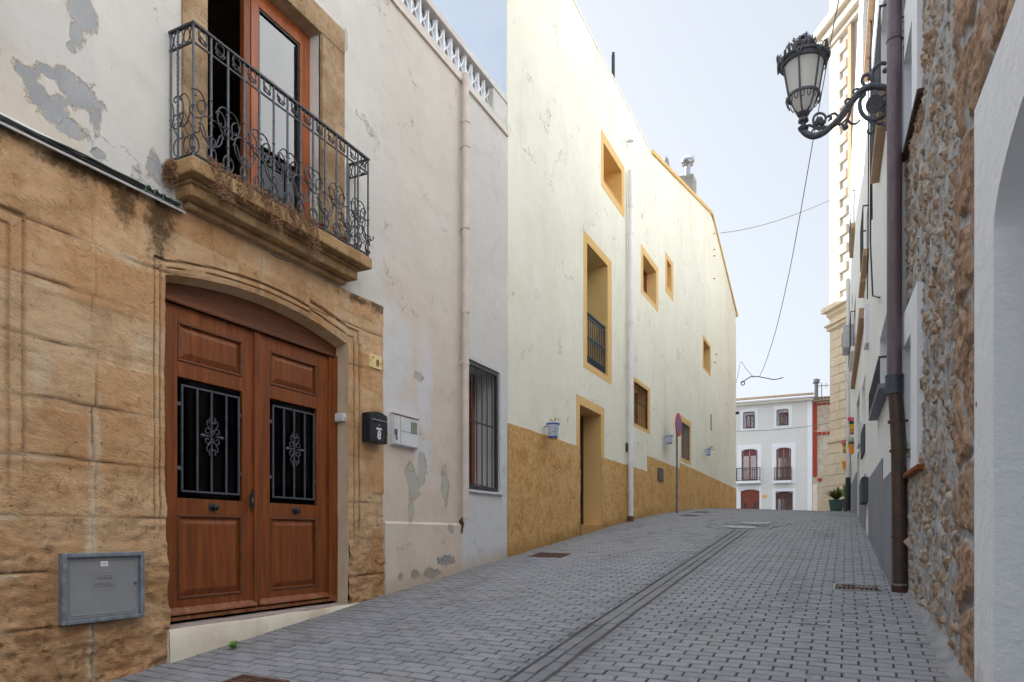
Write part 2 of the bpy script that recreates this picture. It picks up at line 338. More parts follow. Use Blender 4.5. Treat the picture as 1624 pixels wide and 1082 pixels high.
def mat_ashlar():
    m = M('sandstone_blocks'); P = m.xyz(); y, z = P[1], P[2]
    big = m.noise(1.3, 5, .6); mid = m.noise(5, 6, .65); fine = m.noise(60, 5, .7)
    tool = m.noise(1, 4, .65, vec=m.n('ShaderNodeVectorRotate', {'Vector': m.n('ShaderNodeVectorMath', {0: m.pos(), 1: (1, 1, 1)}, operation='MULTIPLY').outputs[0], 'Angle': .35}, rotation_type='X_AXIS').outputs[0])
    rot = m.n('ShaderNodeVectorRotate', {'Vector': m.pos(), 'Angle': .3}, rotation_type='X_AXIS').outputs[0]
    tl = m.noise(1, 5, .7, vec=m.n('ShaderNodeVectorMath', {0: rot, 1: (22, 16, 120)}, operation='MULTIPLY').outputs[0])
    blk = m.attr('blk'); mor = m.attr('mortar'); grv = m.attr('groove')
    col = m.ramp(m.math('ADD', m.math('MULTIPLY', big, .5), m.math('MULTIPLY', mid, .5)), [(.34, lin((180, 138, 98))), (.46, lin((216, 174, 130))), (.56, lin((228, 190, 148))), (.68, lin((236, 210, 178)))])
    col = m.mix(m.ss(blk, .35, .9, 0, .55), col, lin((204, 152, 104))); col = m.mix(m.ss(blk, .35, .0, 0, .35), col, lin((214, 188, 154)))
    col = m.mix(m.ss(tl, .52, .72, 0, .5), col, lin((218, 194, 162))); col = m.mix(m.ss(tl, .42, .28, 0, .3), col, lin((142, 106, 74)))
    grn = m.noise(140, 4, .8); col = m.mix(m.ss(grn, .58, .7, 0, .35), col, lin((112, 82, 56))); col = m.mix(m.ss(grn, .42, .30, 0, .35), col, lin((232, 212, 184)))
    gy_ = m.ss(m.noise(2.4, 6, .7), .5, .68); col = m.mix(m.math('MULTIPLY', gy_, .2), col, lin((150, 126, 102)))
    wz = m.ss(m.noise(2.1, 7, .75), .50, .64); col = m.mix(m.math('MULTIPLY', wz, .38), col, lin((164, 122, 84))); pk = m.ss(m.noise(1.7, 6, .7, vec=m.n('ShaderNodeVectorMath', {0: m.pos(), 1: (3, 7, 1)}, operation='ADD').outputs[0]), .52, .66); col = m.mix(m.math('MULTIPLY', pk, .4), col, lin((226, 196, 164)))
    # weathered orange-brown lower down, dark lichen under the cable tray
    low = m.ss(m.math('ADD', z, m.math('MULTIPLY', mid, .9)), .0, .9, 1, 0)
    col = m.mix(m.math('MULTIPLY', low, m.ss(mid, .42, .6, .2, .65)), col, lin((160, 110, 66)))
    dk = m.math('MULTIPLY', m.ss(m.noise(9, 5, .75), .55, .66), m.ss(z, .9, -.1, .25, 1))
    col = m.mix(m.math('MULTIPLY', dk, .5), col, lin((92, 66, 44)))
    pts = [(3.42, 2.3, .14, .42), (2.95, 2.4, .5, .12), (2.2, 2.42, .5, .08), (3.15, 2.32, .12, .2), (2.3, 2.3, .1, .12), (5.7, 2.4, .3, .06), (6.0, 2.42, .2, .1)]
    lk = m.ell(pts, y, z, .2, 1.1, m.math('MULTIPLY', m.math('SUBTRACT', m.noise(11, 6, .75), .5), 3.0))
    col = m.mix(m.math('MULTIPLY', lk, .8), col, lin((62, 54, 40)))
    # pale scrapes and lime streaks
    wp = [(4.42, 2.32, .03, .12), (5.35, 2.28, .03, .10), (5.02, 2.33, .06, .05), (2.95, .6, .05, .35), (2.6, 1.0, .1, .2), (3.3, 1.35, .1, .08), (2.93, -.1, .05, .4), (3.2, 1.92, .15, .04), (2.65, 1.55, .12, .03)]
    wm = m.ell(wp, y, z, .3, 1.1, m.math('MULTIPLY', m.math('SUBTRACT', m.noise(12, 5, .7), .5), 2.6))
    col = m.mix(m.math('MULTIPLY', wm, .45), col, lin((228, 212, 186)))
    col = m.mix(m.math('MULTIPLY', mor, .75), col, lin((222, 204, 176)))
    col = m.mix(m.math('MULTIPLY', grv, .75), col, lin((74, 54, 38)))
    sp = m.ss(m.noise(26, 4, .85), .62, .70); col = m.mix(m.math('MULTIPLY', sp, .6), col, lin((80, 56, 36)))
    h = m.math('ADD', m.math('MULTIPLY', fine, .35), m.math('ADD', m.math('MULTIPLY', tl, .8), m.math('MULTIPLY', mid, .6)))
    h = m.math('ADD', h, m.math('MULTIPLY', grn, .35)); h = m.math('SUBTRACT', h, m.math('MULTIPLY', sp, .8))
    return m.done(col, .95, m.bump(h, 1.0, .02), spec=.1)
def mat_stone(name, c1, c2, dark, sc=4, bmp=.6):
    m = M(name); a = m.noise(sc, 6, .65); b = m.noise(sc * 8, 5, .7)
    col = m.mix(m.ss(a, .3, .7), lin(c1), lin(c2)); col = m.mix(m.ss(m.noise(sc * 1.7, 6, .75), .55, .72, 0, .6), col, lin(dark))
    return m.done(col, .93, m.bump(m.math('ADD', a, m.math('ADD', m.math('MULTIPLY', b, .7), m.math('MULTIPLY', m.ss(m.noise(sc * 5, 4, .85), .60, .70), -.8))), bmp, .016), spec=.15)
def mat_rubble():
    m = M('rubble_stone'); r = m.attr('rnd'); st = m.attr('stone'); a = m.noise(14, 6, .7); b = m.noise(70, 4, .7); red = m.attr('big')
    col = m.ramp(r, [(0, lin((164, 146, 124))), (.2, lin((180, 164, 144))), (.38, lin((146, 120, 94))), (.5, lin((166, 162, 156))), (.62, lin((176, 148, 118))), (.75, lin((134, 112, 90))), (.86, lin((188, 178, 164))), (.98, lin((166, 128, 100)))])
    col = m.mix(m.ss(a, .45, .75, 0, .65), col, lin((112, 84, 60))); col = m.mix(m.ss(b, .5, .7, 0, .3), col, lin((214, 198, 176)))
    col = m.mix(red, col, m.mix(m.ss(a, .35, .65), lin((138, 112, 92)), lin((182, 154, 130))))
    mo = m.mix(m.ss(m.noise(9, 6, .7), .35, .65), lin((142, 143, 145)), lin((178, 177, 176)))
    col = m.mix(st, mo, col)
    h = m.math('ADD', a, m.math('MULTIPLY', b, .5))
    return m.done(col, .95, m.bump(m.math('MULTIPLY', h, m.ss(st, 0, 1, .35, 1.2)), .8, .015), spec=.1)
def mat_wood(name, c1, c2, vert=True, rough=.42, sc=1.0):
    m = M(name); v = m.scaled((14 * sc, 14 * sc, .9 * sc) if vert else (14 * sc, .9 * sc, 14 * sc))
    a = m.noise(1.6, 6, .6, vec=v, dist=.6); b = m.noise(9, 5, .7, vec=v); c = m.noise(1.5, 3)
    col = m.mix(m.ss(a, .3, .7), lin(c1), lin(c2)); col = m.mix(m.ss(b, .5, .75, 0, .35), col, tuple(x * .45 for x in lin(c1)))
    col = m.mix(m.ss(c, .4, .7, 0, .25), col, tuple(x * .6 for x in lin(c1)))
    if 'varnished' in name:      # dust and scuffs on the lower rails
        z = m.xyz()[2]; du = m.math('MULTIPLY', m.ss(m.math('ADD', z, m.math('MULTIPLY', m.noise(9, 6, .75), .5)), -.30, -.46, 0, 1), m.ss(m.noise(30, 4, .8), .4, .6, .3, 1)); col = m.mix(m.math('MULTIPLY', du, .45), col, lin((172, 140, 112)))
        sc_ = m.ss(m.noise(1, 5, .8, sc=(40, 40, 12)), .66, .72); col = m.mix(m.math('MULTIPLY', sc_, .35), col, lin((190, 140, 96)))
    return m.done(col, m.ss(b, .3, .7, rough - .08, rough + .12), m.bump(b, .12, .003), spec=.45)
def mat_paver():
    m = M('concrete_paver'); r = m.attr('rnd'); a = m.noise(.35, 5, .6); b = m.noise(160, 3, .8); c = m.noise(4, 5, .7); P = m.xyz()
    col = m.mix(r, lin((128, 130, 136)), lin((147, 148, 152)))
    col = m.mix(m.ss(a, .4, .65, 0, .35), col, lin((146, 145, 144)))
    col = m.mix(m.ss(b, .42, .60, 0, .55), col, lin((98, 99, 104))); col = m.mix(m.ss(b, .60, .72, 0, .6), col, lin((168, 168, 168)))
    col = m.mix(m.ss(c, .58, .75, 0, .5), col, lin((92, 90, 90)))
    odd = m.ss(r, .93, .95); col = m.mix(m.math('MULTIPLY', odd, .3), col, lin((88, 87, 88))); odd2 = m.ss(r, .05, .03); col = m.mix(m.math('MULTIPLY', odd2, .25), col, lin((156, 152, 146)))
    st1 = m.ss(m.noise(1, 6, .7, sc=(1.6, .5, 1)), .52, .68); col = m.mix(m.math('MULTIPLY', st1, .42), col, lin((86, 85, 86)))
    st2 = m.ss(m.noise(2.2, 6, .75), .60, .70); col = m.mix(m.math('MULTIPLY', st2, .5), col, lin((80, 77, 75)))
    gum = m.ss(m.vor(2.6).outputs['Distance'], .05, .035, 0, 1); col = m.mix(m.math('MULTIPLY', gum, m.ss(c, .45, .6, 0, .5)), col, lin((84, 82, 82)))
    edge = m.math('MULTIPLY', m.ss(m.math('ADD', P[0], m.math('MULTIPLY', c, .5)), -4.05, -3.85, 1, 0), .35); col = m.mix(edge, col, lin((110, 104, 98)))
    # damp dark line along the drainage channel
    dx = m.math('ABSOLUTE', m.math('ADD', P[0], m.math('ADD', 1.85, m.math('MULTIPLY', m.math('SUBTRACT', c, .5), .5))))
    ch = m.math('MULTIPLY', m.ss(dx, .05, .4, 1, 0), m.ss(P[1], 13, 16, 1, 0)); col = m.mix(m.math('MULTIPLY', ch, .28), col, lin((66, 66, 68)))
    jd = m.attr('jd'); col = m.mix(m.ss(jd, .2, .9, 0, .75), col, lin((62, 61, 62)))
    return m.done(col, .82, m.bump(m.math('ADD', b, m.math('MULTIPLY', m.noise(400, 2), .5)), .5, .003), spec=.3)
def mat_glass(name, tint=(.9, .93, .95), k=1.0):
    m = M(name); fr = m.n('ShaderNodeFresnel', {'IOR': 1.55}).outputs[0]
    gl = m.n('ShaderNodeBsdfGlossy', {'Color': (.95, .97, 1), 'Roughness': .02}); tr = m.n('ShaderNodeBsdfTransparent', {'Color': tint})
    mx = m.n('ShaderNodeMixShader', {0: m.math('MINIMUM', m.math('ADD', m.math('MULTIPLY', fr, 1.6 * k), .06 * k), 1.0), 1: tr.outputs[0], 2: gl.outputs[0]})
    m.t.links.new(mx.outputs[0], m.out.inputs[0]); return m.mat
def mat_iron(name='wrought_iron', c=(50, 52, 56), rough=.45):
    m = M(name); a = m.noise(25, 5, .7)
    col = m.mix(m.ss(a, .35, .7), lin(c), tuple(x * 1.7 for x in lin(c))); col = m.mix(m.ss(m.noise(14, 5, .75), .62, .74, 0, .5), col, lin((92, 58, 40)))
    return m.done(col, rough, m.bump(a, .3, .002), metal=.35, spec=.5)
def mat_leaf(name, c1, c2):
    m = M(name); col = m.mix(m.ss(m.noise(22, 3), .35, .65), lin(c1), lin(c2)); col2 = col
    b = m.n('ShaderNodeBsdfPrincipled', {'Base Color': col, 'Roughness': .55, 'Specular IOR Level': .3}); t = m.n('ShaderNodeBsdfTranslucent', {'Color': col2})
    mx = m.n('ShaderNodeMixShader', {0: .25, 1: b.outputs[0], 2: t.outputs[0]}); m.t.links.new(mx.outputs[0], m.out.inputs[0]); return m.mat
def mat_tiles():
    m = M('clay_roof_tiles'); P = m.xyz(); a = m.noise(3, 6, .7); b = m.noise(.8, 4)
    w = m.math('SINE', m.math('MULTIPLY', P[0], 2 * math.pi / .22))
    col = m.ramp(a, [(.3, lin((96, 80, 66))), (.5, lin((146, 124, 102))), (.7, lin((176, 156, 134)))]); col = m.mix(m.ss(b, .4, .7, 0, .5), col, lin((120, 100, 84)))
    return m.done(col, .9, m.bump(m.math('ADD', w, a), .8, .05), spec=.1)

MT = dict(
    h8=mat_house8(), ashlar=mat_ashlar(), ochre=mat_ochre(), rubble=mat_rubble(), paver=mat_paver(),
    cream=mat_plaster('cream_plaster', (219, 217, 201), (228, 226, 213), .7, .26, (184, 176, 152), 3.0, .55),
    ochre_flat=mat_plaster('ochre_paint', (212, 174, 114), (219, 183, 126), .25, .2, (186, 146, 90)),
    pale_blue=mat_plaster('pale_blue_plaster', (200, 210, 224), (192, 204, 222), .35, .2, (150, 160, 178)),
    white=mat_plaster('white_plaster', (224, 226, 228), (230, 231, 232), .35, .12, (176, 172, 164)),
    white2=mat_plaster('textured_white_plaster', (224, 228, 233), (232, 234, 237), .8, .14, (170, 166, 158), 9, 0, .5),
    grey=mat_plaster('grey_painted_plinth', (128, 132, 140), (140, 144, 152), .35, .35, (92, 92, 96)),
    dkgrey=mat_plaster('dark_grey_paint', (70, 74, 84), (78, 82, 92), .2),
    fargrey=mat_plaster('pale_grey_plaster', (212, 213, 212), (218, 218, 216), .2, .05),
    trim=mat_plaster('white_trim', (228, 232, 238), (236, 238, 242), .15, .05),
    pinkpipe=simple('painted_pipe', (206, 192, 182), .6, 0, .08, 6),
    whitepipe=simple('white_plastic_pipe', (222, 222, 224), .4, 0, .04, 4, .03),
    stone=mat_stone('carved_sandstone', (182, 158, 128), (148, 120, 90), (104, 86, 66), 5, 1.0),
    balstone=mat_stone('balcony_sandstone', (190, 158, 116), (154, 120, 82), (92, 78, 54), 7, 1.2),
    towerlow=mat_stone('tan_limestone', (234, 220, 198), (224, 206, 180), (200, 180, 152), 2, .3),
    towerup=mat_stone('pale_limestone', (226, 218, 202), (214, 204, 186), (190, 178, 158), 2, .3),
    towrub=mat_stone('lime_washed_rubble', (206, 204, 198), (188, 186, 180), (150, 146, 138), 8, .9),
    brick=mat_stone('orange_brick', (190, 164, 138), (176, 146, 118), (150, 116, 88), 12, .4),
    farstone=mat_stone('pale_rubble', (206, 196, 180), (176, 162, 144), (150, 136, 118), 3, .8),
    redtrim=simple('red_painted_trim', (168, 58, 46), .8, 0, .15, 8),
    mortar=mat_stone('cement_fillet', (150, 150, 150), (128, 128, 130), (104, 102, 100), 6, .6),
    wood=mat_wood('varnished_wood', (136, 72, 24), (98, 46, 12), True, .5), woodh=mat_wood('varnished_wood_horizontal', (112, 62, 30), (84, 44, 19), False, .5),
    orwood=mat_wood('orange_wood', (166, 92, 50), (134, 68, 34)),
    farwood=mat_wood('red_brown_wood', (150, 70, 40), (110, 44, 26)),
    step=mat_plaster('worn_step_paint', (224, 216, 200), (208, 196, 174), .5, .6, (168, 146, 118), 5),
    jamb=mat_plaster('worn_jamb_plaster', (200, 184, 160), (186, 166, 138), .6, .5, (150, 128, 100), 6),
    tilestep=mat_stone('step_tiles', (172, 156, 148), (148, 134, 130), (112, 100, 96), 9, .3),
    iron=mat_iron(), irongrey=mat_iron('grey_painted_iron', (74, 77, 84), .5), dkiron=mat_iron('dark_window_iron', (52, 56, 62), .45),
    lampiron=mat_iron('lamp_iron', (74, 76, 82), .55),
    rust=simple('rusty_cast_iron', (92, 66, 58), .7, .3, .35, 20, .5), steel=simple('galvanised_steel', (140, 142, 144), .4, .7, .15, 9),
    brownpipe=None, black=simple('black_metal', (38, 40, 46), .35, .2, .15, 9), cable=simple('black_cable', (34, 34, 36), .6),
    cablew=simple('grey_cable', (120, 122, 126), .6), tray=simple('white_cable_trunking', (206, 206, 206), .5, 0, .12, 9),
    cabinet=simple('grey_plastic_cabinet', (136, 137, 140), .55, 0, .07, 3, .05), cabfr=simple('grey_cabinet_frame', (128, 136, 144), .45, .3, .25, 18),
    ivory=simple('ivory_tile', (224, 200, 140), .35, 0, .06), darkchar=simple('dark_lettering', (60, 46, 34), .5), palechar=simple('pale_lettering', (214, 216, 214), .5),
    meter=simple('white_meter_box', (206, 208, 210), .4, 0, .06, 5, .03), meterwin=simple('meter_window', (128, 134, 118), .2),
    glass=mat_glass('window_glass'), darkglass=mat_glass('dark_door_glass', (.3, .3, .3), .04), glasspane=mat_glass('reflective_pane', (.5, .56, .58), .9), curtain=simple('pale_curtain', (232, 230, 230), .9),
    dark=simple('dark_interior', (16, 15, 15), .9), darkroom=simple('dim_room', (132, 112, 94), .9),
    dkbrown=simple('dark_brown_door', (62, 42, 32), .5), greenwood=simple('green_shutter', (96, 128, 104), .6),
    terracotta=mat_stone('terracotta_tile', (164, 96, 66), (120, 70, 50), (70, 56, 48), 14, .5), oldtile=mat_stone('old_dark_tile', (96, 80, 72), (70, 62, 58), (48, 44, 42), 14, .6),
    potblue=simple('blue_white_pottery', (196, 204, 222), .3, 0, .06, 8), blueglaze=simple('blue_glaze', (64, 84, 150), .3), redglaze=simple('red_glaze', (186, 86, 58), .4),
    orange=simple('orange_pot', (236, 148, 34), .4, 0, .06), yellowpot=simple('yellow_pot', (232, 176, 66), .4), greenpot=simple('green_plastic_pot', (74, 108, 104), .45),
    leaf=mat_leaf('green_leaf', (84, 130, 56), (136, 172, 84)), dkleaf=mat_leaf('dark_green_leaf', (56, 98, 54), (84, 130, 66)), redleaf=mat_leaf('reddish_leaf', (128, 78, 52), (96, 96, 46)),
    pink=mat_leaf('pink_petal', (226, 70, 130), (240, 120, 160)), salmon=mat_leaf('salmon_petal', (232, 110, 120), (240, 160, 160)), whitepetal=mat_leaf('white_petal', (222, 222, 216), (200, 206, 196)),
    dried=mat_leaf('dried_leaf', (160, 122, 92), (122, 90, 66)),
    signred=simple('sign_red', (180, 38, 44), .35), signblue=simple('sign_blue', (66, 84, 150), .35), signback=simple('sign_steel', (120, 124, 130), .45, .4),
    concrete=mat_stone('raw_concrete', (160, 158, 152), (140, 138, 132), (112, 108, 104), 4, .4), chrome=simple('shiny_flue_steel', (190, 194, 200), .22, .95, .05, 6, .02),
    tiles=mat_tiles(), blind=simple('maroon_blind', (112, 66, 72), .7), bluecurtain=simple('blue_grey_blind', (172, 180, 194), .8),
)
def mk_pipe():
    m = M('brown_painted_pipe'); a = m.noise(6, 5, .7, sc=(6, 6, 1)); z = m.xyz()[2]
    col = m.mix(m.ss(a, .35, .7), lin((104, 88, 94)), lin((118, 104, 112))); lo = m.ss(z, 1.3, 1.6, 1, 0)
    col = m.mix(lo, col, m.mix(m.ss(m.noise(10, 6, .75), .4, .6), lin((66, 60, 58)), lin((92, 68, 56))))
    return m.done(col, .4, m.bump(a, .2, .004), metal=.1, spec=.45)
MT['brownpipe'] = mk_pipe()
def mk_milk():
    m = M('frosted_lamp_glass'); c = (.95, .95, .93)
    b = m.n('ShaderNodeBsdfPrincipled', {'Base Color': c + (1,), 'Roughness': .25, 'Specular IOR Level': .5}); t = m.n('ShaderNodeBsdfTranslucent', {'Color': c + (1,)})
    mx = m.n('ShaderNodeMixShader', {0: .6, 1: b.outputs[0], 2: t.outputs[0]}); m.t.links.new(mx.outputs[0], m.out.inputs[0]); return m.mat
MT['milk'] = mk_milk()

# ------------------------------------------------------------------ shared builders
def sheet(mb, s0, s1, z0, z1, holes=(), d=0, step=None, top=None):
    S_ = sorted({s0, s1} | {h[0] for h in holes} | {h[1] for h in holes}); Z_ = sorted({z0, z1} | {h[2] for h in holes} | {h[3] for h in holes})
    S_ = [a for a in S_ if s0 - 1e-9 <= a <= s1 + 1e-9]; Z_ = [a for a in Z_ if z0 - 1e-9 <= a <= z1 + 1e-9]
    if step:
        S2 = []
        for a, b in zip(S_[:-1], S_[1:]):
            k = max(1, math.ceil((b - a) / step)); S2 += [a + (b - a) * i / k for i in range(k)]
        S_ = S2 + [S_[-1]]
    P = [[(s, d, (top(s) if top and z == Z_[-1] else z)) for z in Z_] for s in S_]
    def keep(i, j):
        cs = (S_[i] + S_[i + 1]) / 2; cz = (Z_[j] + Z_[j + 1]) / 2
        return not any(h[0] < cs < h[1] and h[2] < cz < h[3] for h in holes)
    mb.grid(P, keep)
def reveal(mb, s0, s1, z0, z1, dep, sill=True, d=0):
    mb.quad((s0, d, z0), (s0, -dep, z0), (s0, -dep, z1), (s0, d, z1)); mb.quad((s1, d, z0), (s1, -dep, z0), (s1, -dep, z1), (s1, d, z1))
    mb.quad((s0, d, z1), (s1, d, z1), (s1, -dep, z1), (s0, -dep, z1))
    if sill: mb.quad((s0, d, z0), (s1, d, z0), (s1, -dep, z0), (s0, -dep, z0))
def band(mb, s0, s1, z0, z1, w, d0, d1, sides='lrtb', bw=None):
    w = w if hasattr(w, '__len__') else (w,) * 4         # l r t b
    if 'l' in sides: mb.box(s0, s0 + w[0], d0, d1, z0, z1)
    if 'r' in sides: mb.box(s1 - w[1], s1, d0, d1, z0, z1)
    if 't' in sides: mb.box(s0 + w[0], s1 - w[1], d0, d1, z1 - w[2], z1)
    if 'b' in sides: mb.box(s0 + w[0], s1 - w[1], d0, d1, z0, z0 + w[3])
def shell(mb, s0, s1, z0, z1, dep, near=.02, end0=True, end1=True, roof=True):
    if roof: mb.quad((s0, 0, z1), (s1, 0, z1), (s1, -dep, z1), (s0, -dep, z1))
    mb.quad((s0, -dep, z0), (s1, -dep, z0), (s1, -dep, z1), (s0, -dep, z1))
    if end0: mb.quad((s0, 0, z0), (s0, -dep, z0), (s0, -dep, z1), (s0, 0, z1))
    if end1: mb.quad((s1, 0, z0), (s1, -dep, z0), (s1, -dep, z1), (s1, 0, z1))
def pane_frame(fr, parent, s0, s1, z0, z1, d, w, mat, name='window_frame', mullion=True, glass=None, th=.05):
    f = MB(fr); band(f, s0, s1, z0, z1, w, d - th, d)
    if mullion: c = (s0 + s1) / 2; f.box(c - w / 2, c + w / 2, d - th, d + .005, z0 + w, z1 - w)
    fo = f.build(name, mat, parent)
    g_ = MB(fr); g_.box(s0 + w * .8, s1 - w * .8, d - th * .6, d - th * .5, z0 + w * .8, z1 - w * .8)
    g_.build('pane', glass or MT['glass'], fo); return fo

# ================================================================== GROUND
def build_ground():
    m = MB(); xs = [-120, -60, -20, -8] + [-6 + i * .5 for i in range(25)] + [8, 20, 60, 120]; ys = [-40, -20, -6] + [-3 + i * .75 for i in range(60)] + [45, 50, 55, 62, 75, 100, 150, 199]
    m.grid([[(x, y, ground(x, y) - .012) for y in ys] for x in xs])
    mt = M('sandy_joints'); c = mt.mix(mt.ss(mt.noise(3, 5), .35, .65), lin((58, 58, 60)), lin((84, 80, 76))); mt.done(c, .95, mt.bump(mt.noise(60, 4), .5, .01))
    m.build('ground', mt.mat, kind='structure', smooth=True)
    # pavers of the street: each a bevelled block
    V = []; F = []; Rn = []; JD = []
    gap = .006; bv = .007
    rng = random.Random(3)
    def paver(x0, x1, y0, y1):
        t = rng.uniform(-.0025, .0022); r = rng.random(); b = len(V); tl = rng.uniform(-.0022, .0022)
        x0 += gap / 2; x1 -= gap / 2; y0 += gap / 2; y1 -= gap / 2
        for (x, y, dz) in ((x0, y0, -.009), (x1, y0, -.009), (x1, y1, -.009), (x0, y1, -.009), (x0 + bv, y0 + bv, t), (x1 - bv, y0 + bv, t + tl), (x1 - bv, y1 - bv, t + tl), (x0 + bv, y1 - bv, t)):
            V.append((x, y, ground(x, y) + dz)); Rn.append(r); JD.append(1. if dz < -.005 else 0.)
        F.extend([(b + 4, b + 5, b + 6, b + 7), (b, b + 1, b + 5, b + 4), (b + 1, b + 2, b + 6, b + 5), (b + 2, b + 3, b + 7, b + 6), (b + 3, b, b + 4, b + 7)])
    row = 0; y = -.6
    chan = lambda yy: yy < 14.4
    while y < 40:
        h = .1; off = (.1 if row % 2 else 0) + rng.uniform(-.008, .008)
        segs = [(-4.62, -1.975), (-1.73, 1.0)] if chan(y) else [(-4.62, 1.0)]
        if y > 33: segs = [(-7, 1.6)]
        for a, b_ in segs:
            x = a - off
            while x < b_:
                xa = max(x, a); xb = min(x + .2, b_)
                ok = xb - xa > .03
                if y > 13.2 and y < 16.6:      # circular setting round the two manholes
                    for cx, cy, cr in MANH:
                        if ((xa + xb) / 2 - cx) ** 2 + (y + h / 2 - cy) ** 2 < (cr) ** 2: ok = False
                if ok: paver(xa, xb, y, y + h)
                x += .2
        y += h; row += 1
    for c0 in (-1.955, -1.85):
        yy = -.6 + (.1 if c0 > -1.9 else 0)
        while yy < 14.3: paver(c0, c0 + .1, yy, yy + .2); yy += .2
    me = bpy.data.meshes.new('street_paving'); me.from_pydata(V, [], F); me.materials.append(MT['paver'])
    a = me.attributes.new('rnd', 'FLOAT', 'POINT'); a.data.foreach_set('value', Rn); a = me.attributes.new('jd', 'FLOAT', 'POINT'); a.data.foreach_set('value', JD)
    o = bpy.data.objects.new('street_paving', me); COL.objects.link(o); o['kind'] = 'structure'; ORG[o] = Vector()
    # ring stones round the manholes
    m = MB()
    for cx, cy, cr in MANH:
        for ri in range(3):
            r0 = .33 + ri * .105; n = int(2 * math.pi * r0 / .12)
            for k in range(n):
                a0 = 2 * math.pi * (k + .05) / n; a1 = 2 * math.pi * (k + .95) / n
                if cr - r0 < .05: continue
                q = [(cx + rr * math.cos(aa), cy + rr * math.sin(aa)) for rr, aa in ((r0, a0), (r0 + .095, a0), (r0 + .095, a1), (r0, a1))]
                if any(((q_[0] - c2[0]) ** 2 + (q_[1] - c2[1]) ** 2 < .33 ** 2) for q_ in q for c2 in MANH if c2[0] != cx): continue
                if cy != MANH[0][1] and any(((q_[0] - MANH[0][0]) ** 2 + (q_[1] - MANH[0][1]) ** 2 < .66 ** 2) for q_ in q): continue
                z_ = random.uniform(-.002, .003)
                m.add([(x, y_, ground(x, y_) - .01) for x, y_ in q] + [(x * .97 + sum(p[0] for p in q) / 4 * .03, y_ * .97 + sum(p[1] for p in q) / 4 * .03, ground(x, y_) + z_) for x, y_ in q],
                      [(4, 5, 6, 7), (0, 1, 5, 4), (1, 2, 6, 5), (2, 3, 7, 6), (3, 0, 4, 7)])
    m.attr['rnd'] = ('FLOAT', [.2] * len(m.v))
    m.build('manhole_ring_paving', MT['paver'], kind='structure')
    # cement fillet at the foot of the rubble wall and painted foot lines
    m = MB(); pts = []
    ys = [1 + i * .12 for i in range(57)]
    P = []
    for y_ in ys:
        xw = .85 - .038 * y_; w = .05 + .04 * float(vn(np.array(y_ * 2.3), np.array(1.0))) + (.04 if y_ < 6.0 else -.01)
        P.append([(xw + .05, y_, ground(xw, y_) + .08), (xw - .02, y_, ground(xw, y_) + .035 + .03 * float(vn(np.array(y_ * 4.0), np.array(3.0)))), (xw - w * .6, y_, ground(xw, y_) + .022), (xw - w, y_, ground(xw, y_) + .006), (xw - w - .01, y_, ground(xw, y_) - .02)])
    m.grid(P); m.build('cement_kerb', MT['mortar'], kind='structure', smooth=True)
MANH = [(-1.75, 15.6, .66), (-1.95, 14.75, .66)]
build_ground()

def flat_cover(name, label, cat, cx, cy, lx, ly, mat, fn, group=None, z=.006):
    """a lid lying in the paving, following its slope"""
    e = thing(name, label, cat, (cx, cy, ground(cx, cy)), group)
    gx = (ground(cx + .2, cy) - ground(cx - .2, cy)) / .4; gy = (ground(cx, cy + .2) - ground(cx, cy - .2)) / .4
    class F2:
        def P(f, a, b, c): return Vector((cx + a, cy + b, ground(cx, cy) + gx * a + gy * b + z + c))
    fn(F2(), e); return e
def cover_rusty(F, e, lx=.42, ly=.42, mat=None, bars=True):
    m = MB(F)
    for a, b, c, d in ((-lx/2, lx/2, -ly/2, -ly/2 + .03), (-lx/2, lx/2, ly/2 - .03, ly/2), (-lx/2, -lx/2 + .03, -ly/2 + .03, ly/2 - .03), (lx/2 - .03, lx/2, -ly/2 + .03, ly/2 - .03)): m.box(a, b, c, d, -.03, .004)
    m.build('rim', mat or MT['rust'], e)
    m = MB(F); m.box(-lx/2 + .03, lx/2 - .03, -ly/2 + .03, ly/2 - .03, -.03, -.002)
    k = int(lx / .05)
    for i in range(k):
        for j in range(int(ly / .05)):
            x = -lx/2 + .05 + i * (lx - .1) / max(1, k - 1); y_ = -ly/2 + .05 + j * (ly - .1) / max(1, int(ly/.05) - 1)
            m.box(x - .014, x + .014, y_ - .007, y_ + .007, -.002, .002)
    m.build('lid', mat or MT['rust'], e)
def gp(u, v):     # pixel to street surface
    r = ray(u, v); t = 25
    for k in range(100, 5000):
        tt = k * .01
        if ground(tt * r[0], tt * r[1]) >= tt * r[2]: t = tt; break
    return t * r[0], t * r[1]
x_, y_ = gp(872, 881); flat_cover('utility_cover', 'square rusty brown cover in the paving beside the ochre base', 'manhole cover', x_, y_, 0, 0, None, lambda F, e: cover_rusty(F, e, .5, .42))
x_, y_ = gp(382, 1092); flat_cover('utility_cover', 'dark red cast iron cover in the paving just below the door step', 'manhole cover', x_, y_, 0, 0, None, lambda F, e: cover_rusty(F, e, .42, .42))
x_, y_ = gp(1093, 818); flat_cover('utility_cover', 'small dark cover up the street, nearer of the pair by the sign pole', 'manhole cover', x_, y_, 0, 0, None, lambda F, e: cover_rusty(F, e, .4, .5, MT['irongrey']))
x_, y_ = gp(1113, 812.5); flat_cover('utility_cover', 'small dark cover up the street, farther of the pair by the sign pole', 'manhole cover', x_, y_, 0, 0, None, lambda F, e: cover_rusty(F, e, .4, .5, MT['irongrey']))
